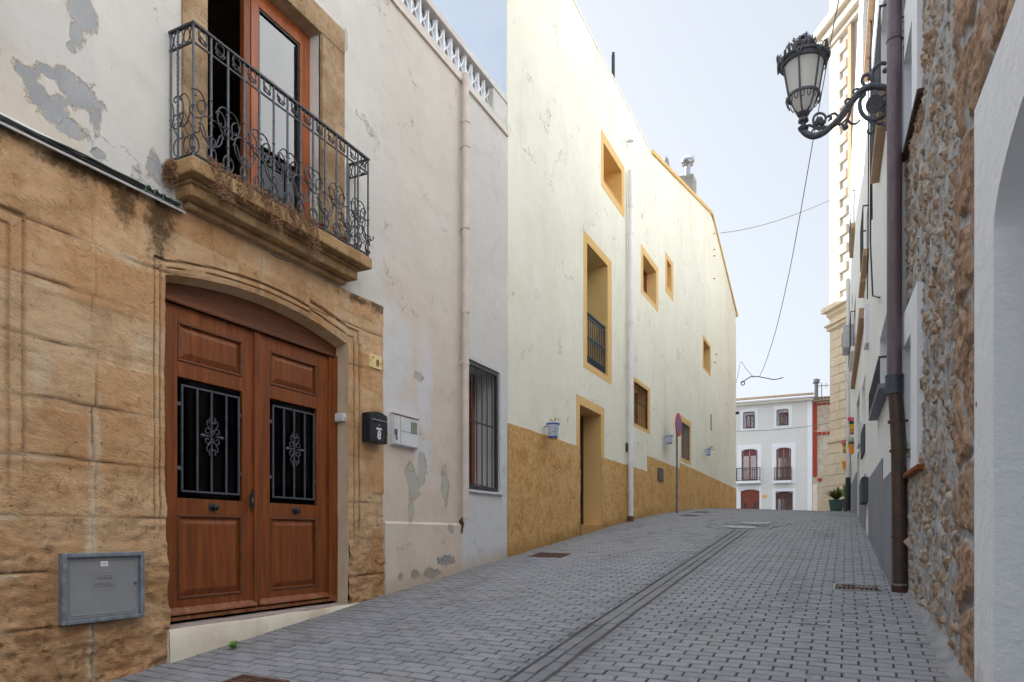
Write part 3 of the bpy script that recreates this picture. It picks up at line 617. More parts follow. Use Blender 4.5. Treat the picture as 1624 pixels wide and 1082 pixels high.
def drain(F, e):
    lx, ly = .46, .38; m = MB(F)
    for a, b, c, d in ((-lx/2, lx/2, -ly/2, -ly/2 + .02), (-lx/2, lx/2, ly/2 - .02, ly/2), (-lx/2, -lx/2 + .02, -ly/2 + .02, ly/2 - .02), (lx/2 - .02, lx/2, -ly/2 + .02, ly/2 - .02)): m.box(a, b, c, d, -.04, .003)
    m.build('rim', MT['steel'], e); m = MB(F)
    for i in range(9): x = -lx/2 + .045 + i * .041; m.box(x - .010, x + .010, -ly/2 + .02, ly/2 - .02, -.03, .001)
    m.build('grate_bars', MT['rust'], e); m = MB(F); m.box(-lx/2 + .02, lx/2 - .02, -ly/2 + .02, ly/2 - .02, -.04, -.006); m.build('pit', MT['dark'], e)
x_, y_ = gp(1360, 933); flat_cover('drain_grate', 'small rectangular iron drain grate in the paving by the brown downpipe', 'drain', x_, y_, 0, 0, None, drain)
for (cx, cy, cr), lab in zip(MANH, ('round manhole cover ringed by curved pavers, farther one up the street', 'round manhole cover ringed by curved pavers, nearer one at the end of the channel')):
    def mh(F, e):
        m = MB(F); n = 32
        for r0, r1, h in ((0, .2, .002), (.2, .26, .004), (.26, .31, .002)):
            P = [[(r * math.cos(2*math.pi*k/n), r * math.sin(2*math.pi*k/n), h) for r in (r0, r1)] for k in range(n + 1)]; m.grid(P)
        for k in range(8): a = 2*math.pi*k/8; m.box(.1*math.cos(a) - .02, .1*math.cos(a) + .02, .1*math.sin(a) - .02, .1*math.sin(a) + .02, 0, .005)
        m.build('lid', MT['steel'], e, recalc=False)
        m = MB(F); m.grid([[(r * math.cos(2*math.pi*k/n), r * math.sin(2*math.pi*k/n), h) for r, h in ((.31, -.01), (.31, .004), (.335, .004), (.335, -.01))] for k in range(n + 1)]); m.build('rim', MT['irongrey'], e)
    flat_cover('manhole_cover', lab, 'manhole cover', cx, cy, 0, 0, None, mh)

# ================================================================== HOUSE 8 (left foreground): plaster over sandstone
H8 = thing('townhouse', 'peeling white plastered townhouse with tan sandstone ground floor and wooden double doors', 'house', (-4.5, 4.5, -.9))
DS0, DS1, DZ = 3.485, 5.55, -.69            # door opening
def arch(s): t = (s - (DS0 + DS1) / 2) / ((DS1 - DS0) / 2); return 1.915 + .135 * (1 - np.clip(t, -1, 1) ** 2)
STZ = 2.44
BW = dict(s0=3.835, s1=5.13, z0=2.72, z1=4.76)  # french window opening
GW = (7.98, 8.93, .60, 2.33)
m = MB(LEFT)
holes = [(1.22, 6.12, -3, STZ), (BW['s0'], BW['s1'], BW['z0'], BW['z1']), GW]
sheet(m, -4, 9.16, -3, 5.86, holes, 0)
reveal(m, *GW, .42)
reveal(m, BW['s0'], BW['s1'], BW['z0'], BW['z1'], .30)
shell(m, -4, 9.16, -3, 5.8, 7)
m.quad((-4, -3.0, -3), (9.1, -3.0, -3), (9.1, -3.0, 5.8), (-4, -3.0, 5.8))
m.quad((-4, 0, 2.6), (9.1, 0, 2.6), (9.1, -3.0, 2.6), (-4, -3.0, 2.6)) if False else None
m.build('wall', MT['h8'], H8)
# room surfaces behind the openings
m = MB(LEFT); m.quad((2.6, -.32, 2.5), (6.5, -.32, 2.5), (6.5, -2.9, 2.5), (2.6, -2.9, 2.5)); m.quad((2.6, -.32, 5.2), (6.5, -.32, 5.2), (6.5, -2.9, 5.2), (2.6, -2.9, 5.2))
m.quad((2.6, -2.9, 2.5), (6.5, -2.9, 2.5), (6.5, -2.9, 5.2), (2.6, -2.9, 5.2)); m.quad((2.6, -.32, 2.5), (2.6, -2.9, 2.5), (2.6, -2.9, 5.2), (2.6, -.32, 5.2)); m.quad((6.5, -.32, 2.5), (6.5, -2.9, 2.5), (6.5, -2.9, 5.2), (6.5, -.32, 5.2))
m.build('room', MT['darkroom'], H8)
m = MB(LEFT); m.box(3.45, 5.6, -.34, -.25, -1, 2.2); m.build('dark_hall_panel', MT['dark'], H8)  # near-black panel close behind the door glass, standing in for hallway darkness
# low plinth ledge, render slightly proud
m = MB(LEFT); m.prism([(6.14, .001, -1.2), (6.14, .028, -1.2), (6.14, .024, .12), (6.14, .006, .145), (6.14, .001, .145)], (1.63, 0, 0)); m.build('plinth', MT['h8'], H8, bevel=.006)

# ---- sandstone, displaced grid with joints, mouldings, erosion
HJ = [1.93, 1.588, 1.22, .853, .486, .12, -.23, -.58]
HJR = [2.12, 1.72, 1.28, .80, .33, -.05, -.42]
def stone_fields(s, z):
    s = np.asarray(s, float); z = np.asarray(z, float)
    wob = fbm(s, z, 2.2, 5) * .035; right = s > 5.0
    grv = np.zeros_like(s); mor = np.zeros_like(s); d = np.zeros_like(s)
    ds = np.where(s < 4.5, DS0 - s, s - DS1); dz = z - arch(s)
    e = np.maximum(ds, np.where(dz > -5, dz, -5)); e = np.where(z < 1.85, ds, np.maximum(ds, dz)); sc = np.where(right & (z < 1.95), .52, np.where(right, .62, 1.0))
    e = e * np.where(s > 4.5, sc, 1.0) * 1.0
    inner = e > 0.0
    fade = np.clip((z + .15 + .2 * fbm(s, z, 3, 9)) / .35, 0, 1)
    def joint(dist, w, k): return np.exp(-(dist / w) ** 2) * k
    pres = np.clip(vn(s * 3, z * 3, 31) * 2.2 - .35, .25, 1)
    for j in HJ:
        jj = np.where(right, -99, j); dj = z - jj + wob * .6; grv = np.maximum(grv, joint(dj, .0055 + .006 * vn(s * 7, z * 7, 88), 1) * pres); mor = np.maximum(mor, joint(dj + .012, .022, 1) * np.clip(vn(s * 5, z * 2, 77) * 2.6 - 1.3, 0, 1))
    for j in HJR:
        jj = np.where(right & (e > 0), j, -99); grv = np.maximum(grv, joint(z - jj + wob * .6, .008, 1) * pres)
    tall = (z < 2.2)
    vj = np.where(right, -99, 2.94 + np.where((np.floor((z + .23) / .36) % 2) > 0, .015, -.01)); dv = s - vj + wob * .5
    grv = np.maximum(grv, joint(dv, .007, 1) * pres * np.where(s < 3.3, 1, 0)); mor = np.maximum(mor, joint(dv + .01, .025, 1) * np.clip((.9 - z) * 2, 0, 1) * np.clip(vn(s * 4, z * 3, 12) * 2, 0, 1) * np.where(s < 3.3, 1, 0))
    # voussoirs of the flat arch
    head = (z > 1.95) & (s > 3.4) & (s < 5.75)
    for k, c in enumerate([3.95, 4.42, 4.98, 5.42]):
        dv = s - (c + (z - 2.0) * (c - 4.52) * .35); mor = np.maximum(mor, np.where(head & (k in (1, 3)), joint(dv, .02, .8), 0)); grv = np.maximum(grv, np.where(head & (e > .1), joint(dv, .005, .35), 0))
    bottom_z = HJ[-1]
    # mouldings: nested lines round the opening
    mo = np.where(e < .045, -.022 + .35 * e, np.where(e < .052, -.020, np.where(e < .09, -.006 - .10 * (e - .052), np.where(e < .105, -.016, 0))))
    md = mo * fade; d = d + np.where(e < .11, md, 0)
    grv = np.maximum(grv, (joint(e - .049, .005, .9) + joint(e - .097, .006, 1.0)) * fade * np.clip(.4 + vn(s * 6, z * 6, 3), 0, 1))
    # neighbour's door surround at the far left
    e2 = s - 2.42; up = z - 1.86; E2 = np.where(up > 0, np.maximum(e2, up), e2)
    f2 = np.clip((z + .1 - (s - 2.2) * 1.2) * 4, 0, 1)
    d = d + np.where(E2 < 0, -.02, np.where(E2 < .085, -.008, 0)) * f2; grv = np.maximum(grv, (joint(E2, .006, 1) + joint(E2 - .085, .006, 1)) * f2)
    # block relief and decay
    row = np.floor((z + 5) / .362 + wob); colm = np.floor((s - 2.94) / .6)
    blk = _h(row, colm, 5); d = d + (blk - .5) * .008 * (e > .11)
    low = np.clip((.5 - z) / 1.2, 0, 1)
    n1 = fbm(s, z, 3.5, 40, 4); n2 = fbm(s, z, 16, 50, 4); n3 = fbm(s, z * 3.0, 9, 60, 3)
    d = d + n1 * (.006 + .028 * low) + n2 * (.005 + .012 * low) + n3 * (.004 + .009 * low) + fbm(s, z * 1.6, 34, 66, 2) * (.0035 + .004 * low)
    d = d - grv * (.009 + .007 * low) + mor * .004 * (vn(s * 20, z * 20, 4) - .2)
    cabm = np.clip(1 - np.maximum(np.abs(s - 2.985) - .31, np.abs(z + .35) - .26) / .04, 0, 1) * (s < 3.45)
    d = d * (1 - cabm) + .004 * cabm
    pit = np.clip(vn(s * 22, z * 26, 8) - .80, 0, 1) * .06; d = d - pit * (.4 + low)
    return d, np.clip(grv, 0, 1), np.clip(mor, 0, 1), blk
def edge_shift(s, z):
    """ragged arrises where the opening meets the wall and along the plaster edge"""
    a = np.exp(-np.abs(s - DS0) / .05); b = np.exp(-np.abs(s - DS1) / .05); c = np.exp(-np.abs(s - 6.12) / .04)
    low = np.clip((.6 - z), 0, 1)
    dx = a * (fbm(s * 0 + 1, z, 5, 90) * (.012 + .035 * low) + .012 * low) - b * fbm(s * 0 + 2, z, 5, 91) * (.006 + .012 * low) + c * (fbm(s * 0 + 3, z, 3, 92) * .03)
    return dx
m = MB(LEFT); A = dict(groove=[], mortar=[], blk=[])
def sgrid(Sg, Zg, dd=None):
    d, gr, mo, bl = stone_fields(Sg, Zg); S2 = Sg + edge_shift(Sg, Zg)
    if dd is not None: d = dd(Sg, Zg, d); 
    Z2 = Zg + np.where(Zg > STZ - .02, fbm(Sg, Zg * 0, 3, 95) * .035, 0)
    m.grid([[(S2[i, j], d[i, j] + .004, Z2[i, j]) for j in range(Sg.shape[1])] for i in range(Sg.shape[0])])
    for k, a in (('groove', gr), ('mortar', mo), ('blk', bl)): A[k] += list(a.ravel().astype(float))
ss_ = np.arange(1.2, DS0 + .001, .0125); ss_ = np.append(ss_[ss_ < DS0 - .004], DS0); zz_ = np.append(np.arange(-1.5, STZ, .0135), STZ + .01)
sgrid(*np.meshgrid(ss_, zz_, indexing='ij'))
ss_ = np.linspace(DS1, 6.13, 50); sgrid(*np.meshgrid(ss_, zz_, indexing='ij'))
ss_ = np.linspace(DS0, DS1, 160); tt_ = np.linspace(0, 1, 45); Sg, Tg = np.meshgrid(ss_, tt_, indexing='ij'); sgrid(Sg, arch(Sg) + (STZ + .01 - arch(Sg)) * Tg)
m.attr = {k: ('FLOAT', v) for k, v in A.items()}
m.build('stone_facing', MT['ashlar'], H8, smooth=True, recalc=False)
# reveals of the doorway
m = MB(LEFT); A = dict(groove=[], mortar=[], blk=[]); dep = .17
for s_e, sgn in ((DS0, -1),):
    zz = np.arange(-1.2, 1.93, .02); tq = np.linspace(0, 1, 10); P = []
    for z in zz:
        d0, gr, mo, bl = stone_fields(np.array(s_e), np.array(z)); sh = float(edge_shift(np.array(s_e), np.array(z)))
        P.append([(s_e + sh * (1 - t) + .006 * float(fbm(np.array(t * 2.), np.array(z), 5, 12)), float(d0) * (1 - t) - dep * t + .004 * (1 - t), z) for t in tq])
        for k, a in (('groove', gr * .5), ('mortar', mo * .2), ('blk', bl)): A[k] += [float(a)] * len(tq)
    m.grid(P)
sx = np.linspace(DS0 - .01, DS1 + .01, 100); P = []
for s in sx:
    z = float(arch(np.array(s))); d0 = float(stone_fields(np.array(s), np.array(z))[0]); P.append([(s, d0 * (1 - t) - dep * t + .004 * (1 - t), z - .03 * t) for t in np.linspace(0, 1, 8)]); 
    for k in A: A[k] += [.3 if k == 'blk' else 0.] * 8
m.grid(P); m.attr = {k: ('FLOAT', v) for k, v in A.items()}
m.build('door_reveal', MT['ashlar'], H8, smooth=True, recalc=False)
m = MB(LEFT); zz = np.arange(-.95, 1.95, .03); P = []
for z in zz: P.append([(DS1 + float(edge_shift(np.array(DS1), np.array(z))) * (1 - t) + .01 * float(fbm(np.array(t), np.array(z), 3, 2)), -.002 - dep * t, z) for t in np.linspace(0, 1, 6)])
m.grid(P); m.build('plastered_jamb', MT['jamb'], H8, smooth=True, recalc=False)
# step
STP = thing('door_step', 'worn whitewashed door step with grey tile top, wedged against the sloping street', 'step', (-4.45, 4.5, -.9))
m = MB(LEFT); n = 40; P = []
for i in range(n + 1):
    s = 3.49 + (5.72 - 3.49) * i / n; w = float(fbm(np.array(s), np.array(0.), 4, 3)) * .012; zt = -.700 + w * .5
    P.append([(s, .035 + w, -1.15), (s, .032 + w * .7, -.85), (s, .028 + w, zt - .02), (s, .018 + w, zt), (s, -.02, zt + .002)])
m.grid(P); m.quad((3.49, .035, -1.15), (3.49, -.02, -1.15), (3.49, -.02, -.70), (3.49, .018, -.70)); m.build('riser', MT['step'], STP, smooth=True)
m = MB(LEFT)
for k in range(11): a = 3.50 + k * .197; m.box(a + .002, min(a + .195, 5.66), -.20, .014, -.73, -.690 + .0015 * (k % 3))
m.build('tread_tiles', MT['tilestep'], STP, bevel=.004)

# ---- double doors
DP = -.15; DZ0 = -.665
fr = LEFT
DF = MB(LEFT); f0, f1 = DS0 + .0, DS1 - .005
DF.box(f0 - .03, f0 + .065, DP - .06, DP + .012, DZ0, 1.80); DF.box(f1 - .115, f1 + .02, DP - .06, DP + .012, DZ0, 1.80)
DF.box(f0 + .065, f1 - .115, DP - .06, DP + .01, DZ0, DZ0 + .03)
dfo = DF.build('door_frame', MT['wood'], H8, bevel=.004)
m = MB(LEFT); n = 24; top = [(f0 - .03 + (f1 - f0 + .05) * i / n) for i in range(n + 1)]
m.prism([(s, DP - .06, 1.90 if False else float(arch(np.array(s))) + .03) for s in top] + [(s, DP - .06, 1.80) for s in top[::-1]], (0, .055, 0)); m.build('transom_board', MT['woodh'], dfo)
m = MB(LEFT); m.box(f0 + .0, f1 - .05, DP + .006, DP + .03, 1.775, 1.812); m.build('transom_bead', MT['woodh'], dfo, bevel=.008)
def raised(mb, s0, s1, z0, z1, d, ins=.045, h=.018):
    mb.quad((s0, d, z0), (s1, d, z0), (s1 - ins, d + h, z0 + ins), (s0 + ins, d + h, z0 + ins)); mb.quad((s0, d, z1), (s1, d, z1), (s1 - ins, d + h, z1 - ins), (s0 + ins, d + h, z1 - ins))
    mb.quad((s0, d, z0), (s0, d, z1), (s0 + ins, d + h, z1 - ins), (s0 + ins, d + h, z0 + ins)); mb.quad((s1, d, z0), (s1, d, z1), (s1 - ins, d + h, z1 - ins), (s1 - ins, d + h, z0 + ins))
    mb.quad((s0 + ins, d + h, z0 + ins), (s1 - ins, d + h, z0 + ins), (s1 - ins, d + h, z1 - ins), (s0 + ins, d + h, z1 - ins))
def bead(mb, s0, s1, z0, z1, d, w=.022, h=.014):
    for a, b, c, e in ((s0 - w, s1 + w, z0 - w, z0), (s0 - w, s1 + w, z1, z1 + w), (s0 - w, s0, z0, z1), (s1, s1 + w, z0, z1)): mb.box(a, b, d - .002, d + h, c, e)
def door_leaf(s0, s1, p0, p1, knob_s, key_s, extra):
    sur = DP - .012                     # face of the stiles
    lf = MB(LEFT)
    lf.box(s0, p0, sur - .04, sur, DZ0 + .035, 1.775); lf.box(p1, s1, sur - .04, sur, DZ0 + .035, 1.775)
    rails = [(1.655, 1.775), (1.225, 1.345), (.16, .285), (DZ0 + .035, -.505)]
    for a, b in rails: lf.box(p0, p1, sur - .04, sur, a, b)
    o = lf.build('door_leaf', MT['wood'], H8, bevel=.003)
    for a, b in ((1.345, 1.655), (-.505, .16)):
        m = MB(LEFT); m.box(p0, p1, sur - .035, sur - .018, a, b); raised(m, p0 + .03, p1 - .03, a + .03, b - .03, sur - .0175); m.build('raised_panel', MT['wood'], o)
        m = MB(LEFT); bead(m, p0 + .022, p1 - .022, a + .022, b - .022, sur - .018, h=.024); m.build('panel_bead', MT['woodh'], o, bevel=.007)
    m = MB(LEFT); m.prism([(s0 + .01, sur, DZ0 + .045), (s0 + .01, sur + .035, DZ0 + .045), (s0 + .01, sur + .030, DZ0 + .06), (s0 + .01, sur, DZ0 + .10)], (s1 - s0 - .02, 0, 0)); m.build('weather_bar', MT['wood'], o, bevel=.004)
    if extra: m = MB(LEFT); m.box(s1 - .035, s1 + .035, sur - .005, sur + .02, DZ0 + .06, 1.775); m.build('cover_strip', MT['wood'], o, bevel=.008)
    m = MB(LEFT); m.box(p0, p1, sur - .035, sur - .030, .285, 1.225); m.build('glass', MT['darkglass'], o)
    gz0, gz1 = .305, 1.205; g0_, g1_ = p0 + .045, p1 - .02; dg = sur - .012; m = MB(LEFT)
    band(m, g0_, g1_, gz0 + .03, gz1 - .03, .014, dg - .008, dg + .004)
    cs = (g0_ + g1_) / 2; cz = .80
    for c in (g0_ + (g1_ - g0_) * .26, cs, g0_ + (g1_ - g0_) * .76): m.box(c - .007, c + .007, dg - .007, dg + .003, gz0 + .04, gz1 - .04)
    for q in (gz0 + .2, gz1 - .2): m.box(p0, g0_, dg - .006, dg, q, q + .03); m.box(g1_, p1, dg - .006, dg, q, q + .03)
    for fx in (1, -1):
        for fz in (1, -1):
            def T(x, y): return (cs + fx * x, dg + .008, cz + fz * y)
            def arc(cx, cy, r, a0, a1, n=12, r1=None): return [T(cx + (r + ((r1 or r) - r) * i / (n - 1)) * math.cos(R(a0 + (a1 - a0) * i / (n - 1))), cy + (r + ((r1 or r) - r) * i / (n - 1)) * math.sin(R(a0 + (a1 - a0) * i / (n - 1)))) for i in range(n)]
            m.tube(arc(.048, .036, .032, 200, -150, 18, .012), .0045, 5)
            m.tube([T(.012, .012), T(.02, .05), T(.05, .085), T(.056, .105), T(.047, .125), T(.032, .128), T(.024, .115), T(.031, .108)], .0045, 5)
            m.tube([T(.03, .128), T(.026, .14), T(.03, .152)], [.006, .004, .007], 5)
    for z_ in (.11, .045, -.045, -.11): m.box(cs - .02, cs + .02, dg, dg + .014, cz + z_ - .006, cz + z_ + .006)
    for fx in (1, -1): m.tube([(cs + fx * .03, dg + .008, cz), (cs + fx * .075, dg + .008, cz), (cs + fx * .09, dg + .008, cz), (cs + fx * .118, dg + .008, cz)], [.006, .008, .016, .003], 6)
    m.build('grille', MT['irongrey'], o)
    m = MB(); kp = LEFT.P(knob_s, sur, .222)
    m.lathe([(.036, -.002), (.036, .004), (.03, .008), (.012, .012), (.010, .03), (.022, .036), (.028, .046), (.026, .056), (.014, .063), (0, .064)], kp, (1, 0, 0)); m.build('knob', MT['black'], o, smooth=True)
    if key_s: 
        m = MB(LEFT); m.prism([(key_s + x, sur + .018, .30 + z) for x, z in ((0, -.10), (.012, -.085), (.008, -.07), (.022, -.045), (.022, .045), (.008, .07), (.012, .085), (0, .10), (-.012, .085), (-.008, .07), (-.022, .045), (-.022, -.045), (-.008, -.07), (-.012, -.085))], (0, .006, 0)); m.build('keyhole_plate', MT['black'], o)
        m = MB(LEFT); m.box(key_s - .005, key_s + .005, sur + .024, sur + .028, .28, .32); m.build('keyhole', MT['steel'], o)
    return o
door_leaf(3.55, 4.500, 3.705, 4.345, 4.03, 4.435, True)
door_leaf(4.505, 5.43, 4.66, 5.27, 4.97, None, False)

# ---- barred window of house 8
def barred(fr, parent, s0, s1, z0, z1, d, nb, mat, fw=.035, mid=True, r=.008):
    m = MB(fr); band(m, s0, s1, z0, z1, fw, d - .02, d + .02)
    for k in range(nb): c = s0 + (s1 - s0) * (k + 1) / (nb + 1); m.tube([(c, d, z0), (c, d, z1)], r, 6)
    if mid: m.box(s0 + fw, s1 - fw, d - .012, d + .012, (z0 + z1) / 2 + .05, (z0 + z1) / 2 + .068)
    return m.build('window_grille', mat, parent)
s0, s1, z0, z1 = GW
gr_ = barred(LEFT, H8, s0 + .005, s1 - .05, z0 + .015, z1 - .02, -.03, 5, MT['dkiron'], .045, True, .009)
m = MB(LEFT); m.tube([(s0 + .06, -.02, z0 + .10), (s1 - .08, -.02, z0 + .04)], .008, 6); m.build('lower_rod', MT['dkiron'], gr_)
m = MB(LEFT); m.box(s0 + .01, s0 + .42, -.46, -.415, z0 + .02, z1 - .02); band(m, s0 + .42, s1 - .01, z0 + .02, z1 - .02, .07, -.46, -.41)
wf = m.build('casement', MT['orwood'], H8, bevel=.004)
m = MB(LEFT); m.box(s0 + .42, s1 - .012, -.445, -.44, z0 + .07, z1 - .08); m.build('pane', MT['glass'], wf)
m = MB(LEFT); m.box(s0, s1, -.52, -.50, z0, z1); m.build('curtain', MT['curtain'], wf)
m = MB(LEFT); m.box(s0 + .01, s1 - .01, -.40, -.06, z0 + .001, z0 + .03); m.build('inner_ledge', MT['step'], wf)
m = MB(LEFT); m.box(s0 - .03, s1 + .04, -.1, .03, z0 - .035, z0 - .002); m.build('sill', MT['h8'], H8, bevel=.006)

# ---- parapet with lattice
m = MB(LEFT); m.box(-4, 9.155, -.02, .03, 5.845, 5.885); m.build('cornice_string', MT['pinkpipe'], H8, bevel=.006)
PZ0, PZ1 = 6.0, 6.33; pm = MB(LEFT)
pm.box(-4, 9.155, -.14, -.002, 5.885, PZ0); pm.box(8.72, 9.155, -.14, -.002, PZ0, PZ1); pm.box(-4, 9.155, -.16, .012, PZ1, 6.41)
po = pm.build('parapet', MT['h8'], H8, bevel=.005)
m = MB(LEFT); m.box(-4, 8.72, -.138, -.11, PZ0, PZ1); m.build('lattice_shade_panel', MT['cabinet'], po)  # grey sheet standing in for the shaded depth behind the lattice openings
m = MB(LEFT); a = 8.72
while a > 4.4:
    c0, c1 = a - .36, a; cx = (c0 + c1) / 2
    for x in (c0, ): m.box(x - .014, x + .014, -.10, -.04, PZ0, PZ1)
    m.box(cx - .012, cx + .012, -.095, -.045, PZ0, PZ1)
    for q0, q1 in ((c0, cx), (cx, c1)):
        for (xa, xb) in ((q0, q1), (q1, q0)):
            pts = [(xa + (xb - xa) * t + .0 * t, -.07, PZ0 + (PZ1 - PZ0) * t) for t in (0, .5, 1)]
            # curved lattice ribs
            pts = [(xa + (xb - xa) * t, -.07, PZ0 + (PZ1 - PZ0) * (t + .10 * math.sin(2 * math.pi * t))) for t in np.linspace(0, 1, 9)]
            m.tube(pts, .011, 4)
    a -= .36
m.build('lattice', MT['trim'], po)

# ---- downpipe with sockets and clips
def downpipe(fr, parent, s, z0, z1, r, mat, d=None, joints=(), clips=(), name='downpipe'):
    d = d or r + .03; m = MB(); X = lambda z: fr.P(s, d, z)
    prof = [(r, 0)]; 
    for j in sorted(joints): prof += [(r, j - z0 - .05), (r * 1.18, j - z0 - .045), (r * 1.18, j - z0 + .02), (r, j - z0 + .025)]
    prof += [(r, z1 - z0)]; m.lathe(prof, X(z0), (0, 0, 1), 14)
    o = m.build(name, mat, parent, smooth=True)
    for c in clips:
        m = MB(); m.lathe([(r + .004, -.012), (r + .01, -.012), (r + .01, .012), (r + .004, .012)], X(c), n=14); m2 = fr.P(s, 0, c); 
        mm = MB(fr); mm.box(s - .012, s + .012, 0, d, c - .01, c + .01); m.v += mm.v; m.f += [tuple(i + len(m.v) - 8 for i in f) for f in mm.f]
        m.build('clip', mat, o)
    return o
downpipe(LEFT, H8, 7.79, .22, 5.93, .045, MT['pinkpipe'], .075, (5.35, 2.9), (5.0, 3.95, 2.2))
m = MB(LEFT)
for k in range(14): m.tube([(7.79 + random.uniform(-.03, .05), .0, .1 + random.uniform(-.09, .12)), (7.79 + random.uniform(-.05, .05), .02, .1 + random.uniform(-.09, .1))], .012, 5)
m.build('broken_pipe_stub', MT['rust'], H8)

# ---- balcony window: carved stone frame, joinery
m = MB(LEFT)
sL, sR, sT = 3.61, 5.47, 4.99
m.box(sL, BW['s0'], -.02, .022, 2.6, sT - .24); m.box(BW['s1'], sR, -.02, .022, 2.6, sT - .24); m.box(sL, sR, -.02, .024, sT - .24 + .002, sT)
m.box(BW['s1'] - .002, BW['s1'] + .12, .022, .04, 2.6, sT - .262); m.box(sL, BW['s0'] + .002, -.30, -.02, 2.6, BW['z1'] - .0) if False else None
m.build('window_surround', MT['stone'], H8, bevel=.008)
m = MB(LEFT); m.box(BW['s0'] - .01, BW['s0'] + .012, -.29, .0, 2.7, BW['z1']); m.box(BW['s0'] + .012, BW['s1'], -.29, 0, BW['z1'] - .012, BW['z1'] + .01); m.build('stone_lining', MT['stone'], H8)
FD = -.12; b0, b1 = BW['s0'], BW['s1']; bz0, bz1 = 2.74, BW['z1'] - .013
m = MB(LEFT); m.box(b1 - .06, b1, FD - .06, FD, bz0, bz1); m.box(b0 + .012, b1 - .06, FD - .06, FD, bz1 - .07, bz1); fo = m.build('window_frame', MT['orwood'], H8, bevel=.004)
mid = 4.40; m = MB(LEFT); band(m, mid, b1 - .062, bz0 + .02, bz1 - .072, (.085, .075, .075, .12), FD - .055, FD + .005); lf = m.build('casement', MT['orwood'], H8, bevel=.005)
m = MB(LEFT); m.box(mid + .08, b1 - .13, FD - .03, FD - .022, bz0 + .13, bz1 - .14); m.build('pane', MT['glasspane'], lf)
m = MB(LEFT); band(m, mid + .085, b1 - .137, bz0 + .14, bz1 - .147, .018, FD - .02, FD - .005); m.build('gasket', MT['black'], lf)
# the open leaf folded into the room, and the meeting post
m = MB(LEFT); m.box(mid - .075, mid - .004, FD - .05, FD - .002, bz0, bz1 - .072); m.build('meeting_post', MT['wood'], fo, bevel=.004)
m = MB(LEFT); m.box(b0 + .02, b0 + .06, FD - .6, FD - .07, bz0 + .02, bz1 - .08); m.build('open_casement', MT['orwood'], fo)
m = MB(LEFT); m.box(b0 + .0, b1, -.25, .02, 2.72, 2.80); m.build('window_threshold', MT['step'], H8, bevel=.005)

# ---- balcony
BS0, BS1 = 3.50, 5.55; BD = .265
m = MB(LEFT)
def slab(s0, s1, d1, z0, z1): m.box(s0, s1, -.02, d1, z0, z1)
slab(BS0 - .02, BS1 + .02, BD + .015, 2.615, 2.725); slab(BS0 + .045, BS1 - .045, BD - .075, 2.585, 2.614); slab(BS0 + .06, BS1 - .06, BD - .10, 2.50, 2.584); slab(BS0 + .12, BS1 - .12, BD - .19, 2.45, 2.499)
bal = m.build('balcony_slab', MT['balstone'], H8, bevel=.012)
rl = MB(LEFT); RZ = 3.70; d1 = BD - .015; s_0, s_1 = BS0 + .01, BS1 - .01
rl.box(s_0 - .012, s_1 + .012, d1 - .016, d1 + .016, RZ - .012, RZ + .004)
for sx in (s_0, s_1): rl.box(sx - .013, sx + .013, 0, d1 - .016, RZ - .012, RZ + .004)
rl.box(s_0, s_1, d1 - .006, d1 + .006, 3.555, 3.567); rl.box(s_0, s_1, d1 - .008, d1 + .008, 2.75, 2.762)
for sx in (s_0, s_1): rl.box(sx - .006, sx + .006, 0, d1, 3.555, 3.567); rl.box(sx - .006, sx + .006, 0, d1, 2.75, 2.762)
ro = rl.build('balcony_railing', MT['iron'], H8)
NB = 14; gap = (s_1 - s_0) / (NB - 1); m = MB(LEFT)
for k in range(NB):
    c = s_0 + gap * k; rr = .0095
    m.tube([(c, d1, 2.72), (c, d1, RZ)], rr, 8)
    for q in (2.80, 2.95, 3.10, 3.22): m.tube([(c, d1, q - .01), (c, d1, q), (c, d1, q + .01)], [rr, rr * 1.6, rr], 8)
for sx in (s_0, s_1): m.tube([(sx, .09, 2.72), (sx, .09, RZ)], .0085, 6); m.tube([(sx, .015, 2.72), (sx, .015, RZ)], .0085, 6)
m.build('bars', MT['irongrey'], ro, smooth=True)
m = MB(LEFT)
CR = curl('C', p=3, k0=2.0, k1=15)
def orn(put, w):   # ornaments of one bay: put(curve, x in 0..1, z, size, angle, flip)
    put(CR, .62, 3.10, .21, R(-14), False); put(CR, .40, 2.96, .20, R(14), True); put(CS, .66, 2.94, .15, R(20), False)
    put(CR, .30, 2.82, .12, R(0), False); put(CR, .74, 2.82, .11, R(0), True); put(CR, .26, 3.15, .11, R(150), False)
for k in range(NB - 1):
    a = s_0 + gap * k
    fl = k % 2 == 0
    def put(c, x, z, size, ang, flip): put_curl(m, c, a + (x if fl else 1 - x) * gap, z, d1 + .004, size, ang if fl else -ang, flip == fl, .0058, 5)
    orn(put, gap)
    put_curl(m, CR, a + .28 * gap, 3.632, d1 + .004, .115, R(12), True, .0052); put_curl(m, CR, a + .72 * gap, 3.632, d1 + .004, .115, R(-12), False, .0052); put_curl(m, CS, a + .5 * gap, 3.62, d1 + .006, .09, R(60), k % 2 == 0, .0045)
for sx in (s_0, s_1):
    for x0 in (.045, .15, .215):
        for c, z, sz, an, fl in ((CC, 3.10, .24, 180, True), (CS, 2.98, .25, 30, False), (CC, 2.83, .12, 0, True), (CS, 3.62, .13, 15, False), (CS, 3.62, .12, -15, True)):
            put_curl(m, c, x0, z, 0, sz, R(an), fl, .0048, 5, swap=sx)
for k in range(46):  # twisted wire wrapped round the rear bar and top rail
    pass
m.tube([(s_0 + .012 * math.cos(t * 2.4), .09 + .012 * math.sin(t * 2.4), 2.8 + t * .012) for t in range(74)], .003, 4)
